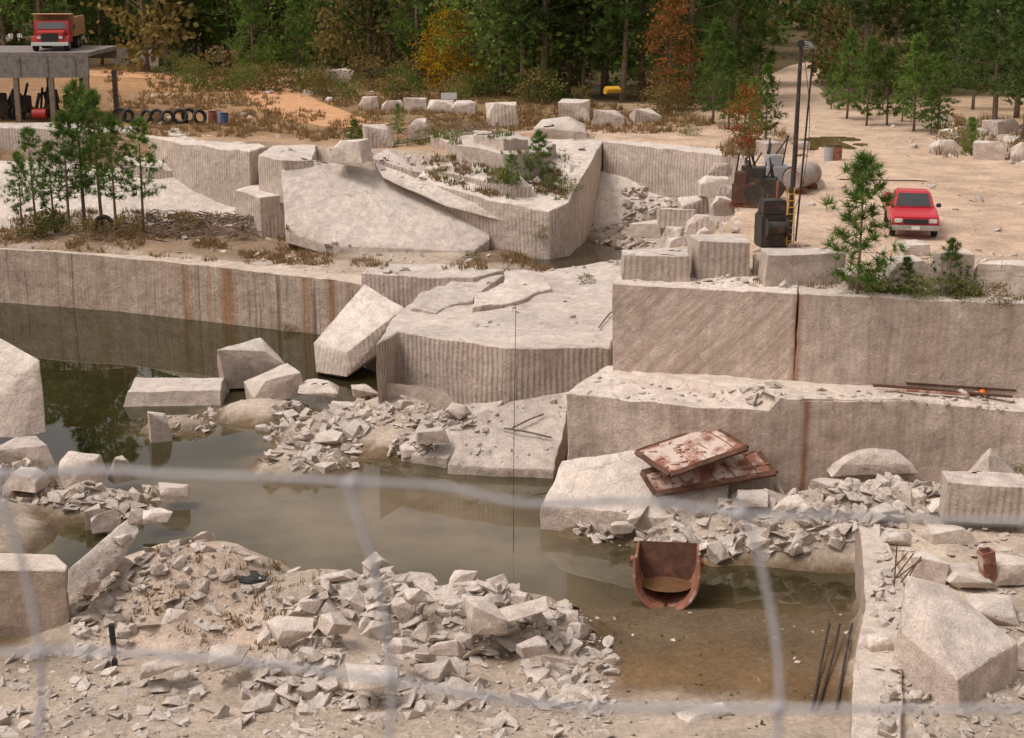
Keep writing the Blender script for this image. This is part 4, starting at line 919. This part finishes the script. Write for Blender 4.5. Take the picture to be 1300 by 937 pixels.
# ------------------------------------------------------------ rusted panels
def panel(cs,label,seed):
    p00,p10,p11,p01=[P(*c_) for c_ in cs]
    def f(s_,t_,o=0): 
        p_=p00.lerp(p10,s_).lerp(p01.lerp(p11,s_),t_); nn=(p10-p00).cross(p01-p00).normalized(); nn=nn if nn.z>0 else -nn
        return p_+nn*(o+.05*noise.noise(Vector((s_*3+seed,t_*3,0))))
    e=empty("rusted_panel",p00,label=label,category="steel panel",group="rusted steel panels on the slab")
    bm=bmesh.new(); nx_,ny_=14,8
    g0=[[bm.verts.new(f(i/nx_,j/ny_)-p00) for i in range(nx_+1)] for j in range(ny_+1)]
    for j in range(ny_):
        for i in range(nx_): bm.faces.new((g0[j][i],g0[j][i+1],g0[j+1][i+1],g0[j+1][i]))
    bmesh.ops.recalc_face_normals(bm,faces=bm.faces); bmesh.ops.solidify(bm,geom=list(bm.faces),thickness=.03); mkobj("sheet",bm,M_rustp,e)
    bm=bmesh.new()
    for (s0,t0,s1,t1) in [(0,0,1,0),(1,0,1,1),(1,1,0,1),(0,1,0,0)]:
        tube(bm,[f(s0+(s1-s0)*k/6,t0+(t1-t0)*k/6,-.03)-p00 for k in range(7)],.10,4)
    mkobj("frame",bm,M_rustd,e)
    r=random.Random(seed); bm=bmesh.new()
    for k in range(5):
        s_=(k+.7)/5.5+r.uniform(-.03,.03); tube(bm,[f(s_,0,.02)-p00,f(s_+r.uniform(-.03,.03),.5,.03)-p00,f(s_,1,.02)-p00],.02,4)
    for k in range(30):
        s_,t_=r.random(),r.random(); tube(bm,[f(s_,t_,.01)-p00,f(min(1,s_+r.uniform(.02,.12)),min(1,t_+r.uniform(-.05,.1)),.06)-p00],.02,4)
    mkobj("ribs",bm,M_rust,e)
panel([(815,600,-4.62),(955,562,-3.95),(985,600,-4.5),(832,627,-5.1)],"lower rusted steel panel lying on granite slab",2)
panel([(808,574,-4.15),(903,541,-3.45),(948,568,-3.75),(850,602,-4.4)],"upper rusted steel panel stacked at an angle",5)
# ------------------------------------------------------------ ore bucket
bp=P(845,772,-6.45); bk=empty("ore_bucket",(bp.x,bp.y,-6.55),-.12,label="rusted U shaped steel ore bucket in muddy water",category="bucket")
bm=bmesh.new(); W=.82; Hh=.45; prof=[(-W,Hh+.85)]+[(W*math.cos(a_),.85+W*math.sin(a_)*1.05) for a_ in [math.pi+k*math.pi/16 for k in range(17)]]+[(W,Hh+.85)]
def ring(sc,y_,lean,lift=0): return [bm.verts.new((x_*sc,y_+ (z_*lean),z_*sc+lift)) for x_,z_ in prof]
o1=ring(1,0,.28); o2=ring(.97,1.25,.28,.02)
for i in range(len(prof)-1): bm.faces.new((o1[i],o1[i+1],o2[i+1],o2[i]))
bm.faces.new(o2)
bmesh.ops.recalc_face_normals(bm,faces=bm.faces); bmesh.ops.solidify(bm,geom=list(bm.faces),thickness=.05); o=mkobj("shell",bm,M_rust,bk,smooth=40)
o.data.materials.append(M_rustd)
for pl_ in o.data.polygons:
    if len(pl_.vertices)>6: pl_.material_index=1
bm=bmesh.new(); tube(bm,[(x_,z_*.28-.02,z_) for x_,z_ in prof],.045,6); mkobj("rim",bm,M_rustp,bk)
for sx in (-1,1):
    bm=bmesh.new(); tube(bm,[(sx*.82,.85,1.05),(sx*.95,.85,1.05)],.1,10); mkobj("trunnion",bm,M_rust,bk)
bm=bmesh.new(); bmesh.ops.create_circle(bm,cap_ends=True,segments=24,radius=.66,matrix=Matrix.Translation((0,.80,.42))@Matrix.Diagonal((1,.8,1,1))); mkobj("mud_fill",bm,simple("wet_mud",(.15,.08,.04),.25),bk)
# ------------------------------------------------------------ rods, hoses, scrap
def tubeobj(name,pts,r,mat,label,cat,n_=6):
    bm=bmesh.new(); tube(bm,smoothpts(pts,n_),r,6); return mkobj(name,bm,mat,smooth=60,label=label,category=cat)
tubeobj("steel_rod",[R(652,722,41.2),R(652.5,560,41.3),R(655,386,41.4)],.009,M_dark,"thin dark steel rod standing in the water","rod")
tubeobj("hose",[R(1200,430,45.),R(1215,452,44.7),R(1240,472,44.4),R(1262,486,44.3),R(1285,502,44.2),R(1320,520,44)],.02,M_blackp,"black rubber hose hanging down the granite wall","hose")
tubeobj("hose",[R(1200,430,45.),R(1195,405,45.3),R(1200,385,45.8),P(1215,378,.05)],.02,M_blackp,"black hose looped over the wall edge","hose")
bm=bmesh.new(); bmesh.ops.create_icosphere(bm,subdivisions=3,radius=.12,matrix=Matrix.Translation(R(1247,499,44.2))); tube(bm,[R(1247,499,44.2),R(1247,494,44.2)],.03,6); mkobj("float_ball",bm,M_orange,smooth=60,label="small orange float ball on the ledge",category="float")
for i,(a_,b_,w) in enumerate([((1108,490),(1285,512),.16),((1112,498),(1230,508),.14),((1150,488),(1290,500),.08)]):
    p1,_=hit(*a_);p2,_=hit(*b_)
    p1.z=-2.70;p2.z=-2.76
    bm=bmesh.new(); d=p2-p1; box(bm,(p1+p2)/2+Vector((0,0,.08+i*.05)),(d.length,w,.05),d.to_track_quat('X','Z').to_euler(),.01); mkobj("rusted_beam",bm,M_rustd if i!=1 else M_rustp,label="rusted flat steel beam lying along the ledge",category="steel beam",group="rusted beams on the ledge")
for i,(u,v,du,dv) in enumerate([(1135,745,3,-55),(1128,742,32,-38),(1140,740,30,-30),(1132,735,40,-22),(1125,730,28,-26),(1146,742,24,-34)]):
    l,_=hit(u,v); s=F/(l.y*cp+(CAMZ-l.z)*sp)
    tubeobj("rebar",[l-Vector((0,0,.1)),l+Vector((du/s*.5,.1,-dv/s*.45)),l+Vector((du/s,.2,-dv/s))],.016,M_rustd,"bent rusty reinforcing bar in sandy bank","rebar")
l,_=hit(1256,744); bm=bmesh.new(); bx=Euler((0,-.18,.2))
for dx,dy,sx,sy in ((-.15,0,.03,.3),(.15,0,.03,.3),(0,-.15,.27,.03),(0,.15,.27,.03)): box(bm,bx.to_matrix()@Vector((dx,dy,.45)),(sx,sy,1.0),bx)
o=mkobj("steel_box_post",bm,M_rustp,label="hollow square rusted post standing in sand",category="post"); o.location=l
for u,dx in ((1045,-14),(1058,-20),(1074,-12)):
    tubeobj("scrap_rail",[P(u+8,792,-6.0),P(u,830,-6.1),P(u+dx,900,-6.0)],.03,M_dark,"dark rusted rail lying on the mud","rail")
l,_=hit(146,846); tubeobj("black_pipe",[l-Vector((0,0,.1)),l+Vector((0,0,.5)),l+Vector((-.02,0,1.05))],.07,M_blackp,"short black pipe standing in the rubble","pipe")
for i,(a_,b_) in enumerate([((520,180),(640,170)),((500,186),(600,168)),((600,172),(660,186)),((650,548),(690,530)),((520,585),(570,540)),((700,560),(640,548)),((760,420),(776,400))]):
    p1,_=hit(*a_);p2,_=hit(*b_)
    if p1 and p2: tubeobj("timber_pole",[p1+Vector((0,0,.12)),(p1+p2)/2+Vector((0,0,.15)),p2+Vector((0,0,.12))],.05 if i<3 else .03,M_wood,"weathered pole lying across the granite","pole")
l,_=hit(315,735); bm=bmesh.new(); bmesh.ops.create_icosphere(bm,subdivisions=3,radius=.36)
for v in bm.verts: v.co=Vector((v.co.x*1.1,v.co.y*.8,v.co.z*.3))+noise.noise_vector(v.co*4)*.14
o=mkobj("plastic_sheet",bm,M_blackp,label="crumpled black plastic sheet on rubble",category="plastic sheet"); o.location=l
# ------------------------------------------------------------ dirt tracks
def track(name,cl,w,mat,label):
    pts=smoothpts([P(u,v,0) for u,v in cl],10); vs=[];fs=[]
    for i,p in enumerate(pts):
        d=(pts[min(i+1,len(pts)-1)]-pts[max(i-1,0)]); nrm=Vector((-d.y,d.x,0)).normalized()
        ww=w*(1+.35*noise.noise(p*.15))
        for k in range(9):
            q_=p+nrm*ww*(k/8-.5); vs.append((q_.x,q_.y,Hs(q_.x,q_.y)+.05-(.12 if k in(0,8) else 0)))
    for i in range(len(pts)-1):
        for k in range(8): a_=i*9+k; fs.append((a_,a_+1,a_+10,a_+9))
    me=pymesh(name,vs,fs,mat); me.polygons.foreach_set('use_smooth',[True]*len(me.polygons)); mo(name,me,kind="structure",label=label,category="track")
M_track=simple("orange_dirt_track",(.55,.31,.17),.95,0,.25,1.2,(.45,.26,.14),(.5,.7),.2,.15)
M_track2=simple("pale_sand_track",(.52,.39,.29),.95,0,.22,1.2,(.38,.28,.19),(.5,.7),.2,.15)
track("dirt_road",[(60,92),(160,94),(260,100),(330,112),(370,132),(420,152),(470,160)],5,M_track,"orange dirt track through brown grass")
track("dirt_road",[(1120,230),(1080,185),(1035,150),(1005,122),(1000,104),(1015,90),(1060,78)],5,M_track2,"pale sandy track leading into the forest")
# ------------------------------------------------------------ wire fence close to the camera
def Fp(u,v): return CO+ray(u,v)*.7
fe=empty("wire_fence",(0,.7,CAMZ-1.6),label="weathered galvanised woven wire fence",category="fence")
off=Vector(fe.location); bm=bmesh.new()
def wire(pts,r=.0015): tube(bm,[p-off for p in smoothpts([Fp(*p) for p in pts],8)],r,8)
wire([(-900,610),(-400,590),(0,601),(120,597),(225,603),(330,606),(445,612),(560,618),(640,636),(700,640),(820,636),(935,652),(1080,655),(1300,662),(1700,660),(2200,670)])
wire([(-900,820),(-400,835),(0,829),(60,827),(200,831),(320,842),(480,862),(700,895),(985,900),(1300,900),(2200,900)])
for vv in (1080,1320,1600,2000): wire([(-900,vv),(0,vv+8),(480,vv),(1000,vv+10),(2200,vv)])
for x_ in (0,445,937,-480,1420,1900):
    wire([(x_-4,596+ (40 if x_>800 else (8 if x_>300 else 0))),(x_+4,640),(x_+24,700),(x_+40,765),(x_+50,830),(x_+52,900),(x_+40,1080),(x_+50,1320),(x_+45,2400)],.0014)
mkobj("woven_wire",bm,M_steel,fe,smooth=60)
for (u,v) in [(1,603),(447,613),(940,652),(50,829),(494,862),(988,900)]:
    bm=bmesh.new(); c_=Fp(u,v)-off; bmesh.ops.create_icosphere(bm,subdivisions=2,radius=.0034,matrix=Matrix.Translation(c_)@Matrix.Diagonal((1.2,1,1,1)))
    mkobj("wire_knot",bm,M_steel,fe,smooth=60)
bm=bmesh.new(); tp_=Fp(1600,560)-off; cyl(bm,(tp_.x,tp_.y,0-.1),(tp_.x,tp_.y,tp_.z+.05),.014,seg=12); mkobj("fence_post",bm,M_rust,fe,smooth=60)
# ------------------------------------------------------------ light
SUN_EL=math.radians(60); SUN_AZ=math.radians(-105)
w=bpy.data.worlds.new("World"); S.world=w; w.use_nodes=True; t=w.node_tree; n=N(t)
sky=t.nodes.new('ShaderNodeTexSky'); sky.sky_type='NISHITA'; sky.sun_disc=False; sky.sun_elevation=SUN_EL; sky.sun_rotation=SUN_AZ; sky.air_density=1.5; sky.dust_density=5
hs=t.nodes.new('ShaderNodeHueSaturation'); hs.inputs['Saturation'].default_value=.1
t.links.new(sky.outputs[0],hs.inputs['Color'])
c=n.mix(1.,hs.outputs[0],(1.08,.98,.925),'MULTIPLY')
t.links.new(c,t.nodes['Background'].inputs['Color']); t.nodes['Background'].inputs['Strength'].default_value=.14
sl=bpy.data.lights.new("sun",'SUN'); sl.energy=1.4; sl.angle=math.radians(18); sl.color=(1,.92,.84)
so=bpy.data.objects.new("sun",sl); C.objects.link(so)
dv=Vector((math.sin(SUN_AZ)*math.cos(SUN_EL),math.cos(SUN_AZ)*math.cos(SUN_EL),math.sin(SUN_EL)))
so.rotation_euler=dv.to_track_quat('Z','Y').to_euler(); so.location=(0,0,60)
S.view_settings.view_transform='Standard'; S.view_settings.look='None'; S.view_settings.exposure=0
print("rocks",len(rocks))
